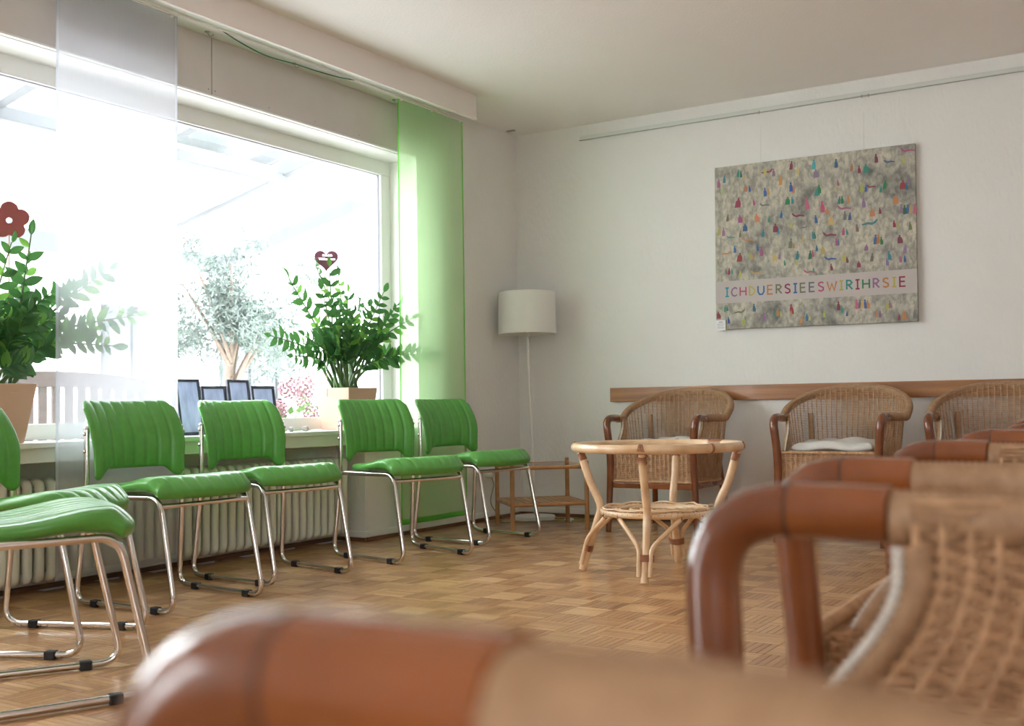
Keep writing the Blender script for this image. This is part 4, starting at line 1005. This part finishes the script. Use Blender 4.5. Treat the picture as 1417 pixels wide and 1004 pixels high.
# hydrangea
hy = empty('hydrangea_bush', (-1.25, -0.85, -0.12)); tag(hy, 'pink flowering hydrangea bush outside between frames and right plant', 'bush')
lf = MB()
for _ in range(520):
    a = ro.uniform(0, 2*PI); r = 0.34*ro.random()**0.5; p = Vector((r*math.cos(a)*0.8, r*math.sin(a), ro.uniform(0.15, 0.98-0.5*r)))
    t = Vector((math.cos(a), math.sin(a), ro.uniform(-0.2, 0.9))).normalized()*0.05; n = Vector((-math.sin(a), math.cos(a), ro.uniform(-.4, .4))).normalized()*0.026
    lf.add([p-t, p-t*0.2+n, p+t, p-t*0.2-n], [(0, 1, 2, 3)])
tag(lf.build('foliage', 'bush_leaf', hy), kind='stuff')
for k in range(6): MB().tube([(0, 0, 0), (0.12*math.cos(k), 0.16*math.sin(k), 0.75)], 0.008, 6).build('stem', 'olive_bark', hy, True)
for c in ((0.05, -0.06, 0.97, 0.075), (0.02, 0.13, 0.98, 0.085), (0.15, 0.05, 0.80, 0.07), (0.10, -0.20, 0.84, 0.06), (-0.1, 0.24, 0.9, 0.07), (0.2, 0.22, 0.78, 0.055)):
    fl = MB()
    for i in range(90):
        zz = 1-2*(i+0.5)/90; ph = i*2.39996; rr_ = math.sqrt(1-zz*zz); n = Vector((rr_*math.cos(ph), rr_*math.sin(ph), zz)); p = Vector(c[:3])+n*c[3]*ro.uniform(0.85, 1.05)
        t = n.orthogonal().normalized()*0.013; b = n.cross(t).normalized()*0.013; fl.add([p-t, p-b, p+t, p+b], [(0, 1, 2, 3)])
    fl.build('flower_head', 'petal', hy)
# glazed terrace roof with its gable
cn = empty('terrace_roof', (-0.40, -2.6, -0.12)); tag(cn, 'pale glazed terrace roof with rafters and posts outside the window', 'terrace roof')
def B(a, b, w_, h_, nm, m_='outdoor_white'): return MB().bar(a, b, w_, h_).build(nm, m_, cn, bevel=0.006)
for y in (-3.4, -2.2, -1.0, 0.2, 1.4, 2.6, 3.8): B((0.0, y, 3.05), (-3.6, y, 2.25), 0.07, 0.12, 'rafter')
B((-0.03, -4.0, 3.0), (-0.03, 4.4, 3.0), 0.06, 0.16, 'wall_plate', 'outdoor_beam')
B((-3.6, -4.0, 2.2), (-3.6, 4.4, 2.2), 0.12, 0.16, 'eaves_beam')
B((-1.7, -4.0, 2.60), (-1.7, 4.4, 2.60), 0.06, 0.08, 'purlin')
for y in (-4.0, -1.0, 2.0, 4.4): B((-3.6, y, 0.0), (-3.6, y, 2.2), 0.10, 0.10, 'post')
for y in (-3.4, -2.2, -1.0, 0.2, 1.4, 2.6):
    g = MB(); v = [(-0.02, y+0.05, 3.11), (-0.02, y+1.15, 3.11), (-3.58, y+1.15, 2.32), (-3.58, y+0.05, 2.32)]
    g.add([Vector(p) for p in v]+[Vector(p)+Vector((0, 0, 0.012)) for p in v], [(0, 1, 2, 3), (7, 6, 5, 4), (0, 4, 5, 1), (1, 5, 6, 2), (2, 6, 7, 3), (3, 7, 4, 0)]); g.build('roof_pane', 'pane', cn)
for z in (0.95, 1.9): B((-3.6, -4.0, z), (-3.6, -1.0, z), 0.05, 0.06, 'glazing_bar')
for y in (-3.2, -2.4, -1.7): B((-3.6, y, 0.0), (-3.6, y, 2.2), 0.05, 0.05, 'glazing_bar')
# neighbouring house far behind
hs = empty('neighbour_house', (-8.0, 3.2, -0.12)); tag(hs, 'bright rendered house with white windows beyond the garden', 'building')
MB().box(-2.5, 0, -3.2, 4.5, 0, 4.6).build('wall', 'render_wall', hs)
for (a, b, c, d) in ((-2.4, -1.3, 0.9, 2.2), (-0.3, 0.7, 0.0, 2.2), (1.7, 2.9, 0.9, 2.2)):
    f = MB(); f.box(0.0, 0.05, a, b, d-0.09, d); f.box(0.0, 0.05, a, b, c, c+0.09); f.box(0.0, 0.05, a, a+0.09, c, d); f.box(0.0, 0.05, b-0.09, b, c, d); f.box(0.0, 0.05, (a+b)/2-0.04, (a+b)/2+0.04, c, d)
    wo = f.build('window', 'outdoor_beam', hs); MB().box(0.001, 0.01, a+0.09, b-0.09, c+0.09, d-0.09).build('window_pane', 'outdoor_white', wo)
MB().prism([(-3.6, 4.5), (5.0, 4.5), (5.0, 4.7), (0.7, 6.2), (-3.6, 4.7)], -2.8, 0.4, Matrix(((0, 0, 1, 0), (1, 0, 0, 0), (0, 1, 0, 0), (0, 0, 0, 1)))).build('roof', 'outdoor_beam', hs)
